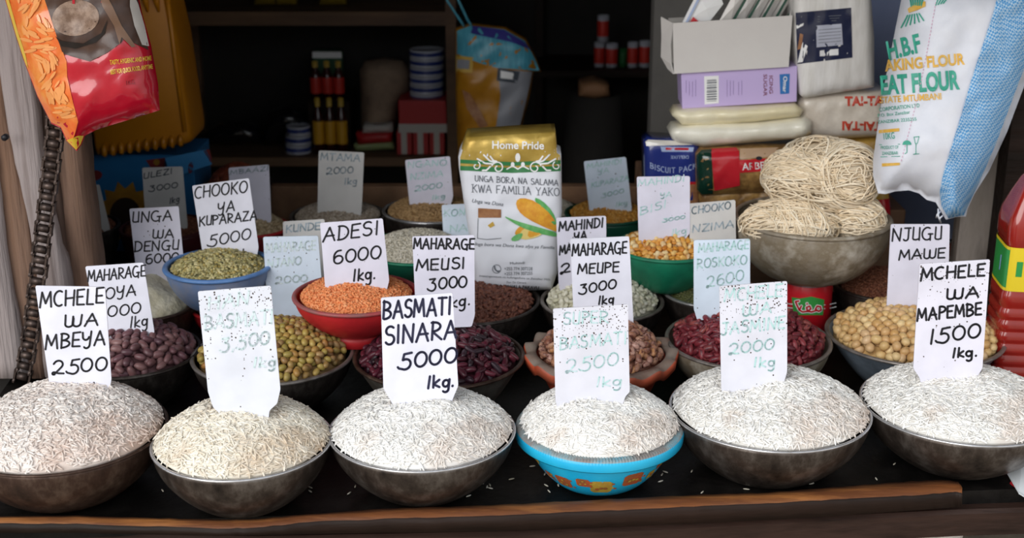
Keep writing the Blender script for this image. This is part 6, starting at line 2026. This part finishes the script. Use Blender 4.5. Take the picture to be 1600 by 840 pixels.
# hanging yellow and turquoise bag
M['bag_yellow'] = mat('bag_yellow', '#b9801c', 0.4, c2='#a06a18', scale=9, bump=.1, bscale=20)
M['bag_turq'] = mat('bag_turq', '#3f8fa8', 0.4, c2='#57a6bb', scale=30, stretch=(6, 1, 1))
M['bag_violet'] = mat('bag_violet', '#3d3a88', 0.4)
M['bag_white'] = mat('bag_white', '#8f9199', 0.5)
HB = Puff([(712, 45), (735, 38), (790, 44), (822, 62), (836, 88), (846, 112), (834, 112), (828, 150), (806, 230), (790, 260), (716, 260), (712, 150)], 3.95, .05, 34, back=.05, depth=.03, wr=.015, wscale=24, seed=6, step=9)
o = HB.mesh('hanging_bag', M['bag_yellow']); tag(o, 'yellow and turquoise printed bag hanging in the shop behind the flour packet', 'bag')
patch(HB, [(714, 48), (735, 40), (788, 46), (820, 64), (834, 88), (843, 110), (833, 110), (776, 106), (748, 98), (714, 84)], 'turquoise_top', M['bag_turq'], o, .002, 9)
patch(HB, [(738, 40), (788, 47), (820, 66), (830, 78), (800, 66), (736, 52)], 'violet_band', M['bag_violet'], o, .004, 9)
patch(HB, [(778, 108), (832, 112), (824, 150), (806, 222), (772, 220), (782, 150)], 'white_panel', M['bag_white'], o, .003, 9)
patch(HB, [(778, 106), (812, 112), (808, 130), (776, 126)], 'dark_print', M['dull_ink'], o, .005, 9)
patch(HB, [(782, 110), (804, 114), (800, 124), (782, 122)], 'dark_print', M['white_print'], o, .007, 9)
patch(HB, [(712, 86), (740, 90), (738, 114), (712, 112)], 'dark_print', M['gold_print'], o, .004, 9)
patch(HB, [(714, 92), (734, 94), (733, 108), (714, 107)], 'dark_print', M['bag_white'], o, .006, 9)
patch(HB, [(722, 140), (734, 146), (752, 176), (762, 196), (750, 200), (730, 170)], 'dark_print', M['brown_print'], o, .004, 9)
for (x_, xx) in ((698, 728), (716, 740)):
    mb = MB(); mb.tube([at_y(x_ - 6, -60, 3.93), at_y(x_, 0, 3.93), at_y(xx - 10, 30, 3.93), at_y(xx, 46, 3.95)], .004, 6); mb.build('string', M['bag_turq'], o)

# far shelf with red tins
FY = 4.95
zf = at_y(960, 108, FY).z
fx0, fx1 = at_y(838, 108, FY).x, at_y(1016, 108, FY).x + .15
fs_ = thing('tin_shelf', ((fx0 + fx1) / 2, FY + .15, 0), 'dim far shelf board carrying a few red tins', 'shelf')
mb = MB(); mb.box((fx0, FY - .03, zf - .025), (fx1, FY + .32, zf)); mb.build('shelf_board', M['dark_wood'], fs_)
for xx in (fx0, fx1 - .03):
    mb = MB(); mb.box((xx, FY + .28, 0), (xx + .03, FY + .32, zf + .3)); mb.build('upright', M['dark_wood'], fs_)
def red_tin(px0, px1, yb_, yt, label, m_=None):
    a = at_y((px0 + px1) / 2, yb_, FY + .05); b = at_y((px0 + px1) / 2, yt, FY + .05); r = (px1 - px0) / 2 * depth(a) / F; H = b.z - a.z
    o = thing('tomato_tin', a, label, 'tin', 'tins on the far shelf')
    mb = MB(); mb.lathe([(.0005, a.z), (r, a.z), (r, a.z + H), (r * .94, a.z + H), (r * .92, a.z + H * .96), (.0005, a.z + H * .96)], 28, (a.x, a.y, 0)); mb.build('body', M['tin_white'] if m_ is None else m_, o)
    mb = MB(); mb.lathe([(r * 1.005, a.z + H * .22), (r * 1.012, a.z + H * .23), (r * 1.012, a.z + H * .8), (r * 1.005, a.z + H * .81)], 28, (a.x, a.y, 0)); mb.build('label', M['label_red'] if m_ is None else m_, o)
red_tin(928, 944, 107, 66, 'red tin under the single upper one on the far shelf')
red_tin(946, 965, 107, 68, 'second red tin along the far shelf, beside the stacked pair')
red_tin(980, 996, 107, 66, 'red tin beside the green one on the far shelf')
red_tin(998, 1015, 107, 64, 'red tin at the partition end of the far shelf')
red_tin(967, 979, 107, 76, 'small green tin among the red ones on the far shelf', mat('tin_dark_green', '#1c5a2c', .4))
red_tin(933, 951, 65, 24, 'red tin stacked on top of two others on the far shelf')
# invented dark round body with a tan piece, standing in for an unclear shape
mb = MB(); T = Puff([(906, 130), (930, 126), (952, 132), (954, 150), (930, 154), (904, 150)], 4.3, .03, 10, back=.02, depth=.1, step=6)
o = T.mesh('tan_stand_in', mat('stand_in_tan', '#8a6446', .7)); tag(o, 'small tan stand-in piece on the unclear dark shape below the far shelf', 'stand-in')
zz_ = at_y(930, 152, 4.3).z
a_ = at_y(930, 152, 4.36)
mb = MB(); mb.lathe([(.0005, 0), (.10, 0), (.11, zz_ * .5), (.09, zz_ - .006), (.0005, zz_ - .004)], 30, (a_.x, 4.40, 0)); o = mb.build('dark_stand_in', M['dark_wall']); tag(o, 'dark round stand-in for an unclear shape, a tan piece on top', 'drum')


# rice grains spilled on the table
N = 80
vs_, qs_ = [], []
rg = np.random.default_rng(9)
for k in range(N):
    x = rg.uniform(0, 1500); y = rg.uniform(735, 775) if k % 3 else rg.uniform(640, 735)
    p = at_z(x, y, TZ + .0005)
    a = rg.uniform(0, math.pi)
    c, s_ = math.cos(a), math.sin(a)
    q = GV * np.array([.0055, .0016, .0014])
    vs_.append(np.stack([p.x + q[:, 0] * c - q[:, 1] * s_, p.y + q[:, 0] * s_ + q[:, 1] * c, p.z + q[:, 2]], 1))
    qs_.append(GF + k * len(GV))
o = fast_mesh('spilled_rice', np.concatenate(vs_), np.concatenate(qs_), M['white_grain'])
tag(o, 'stray rice grains spilled on the black table between the bowls', 'rice', kind='stuff')
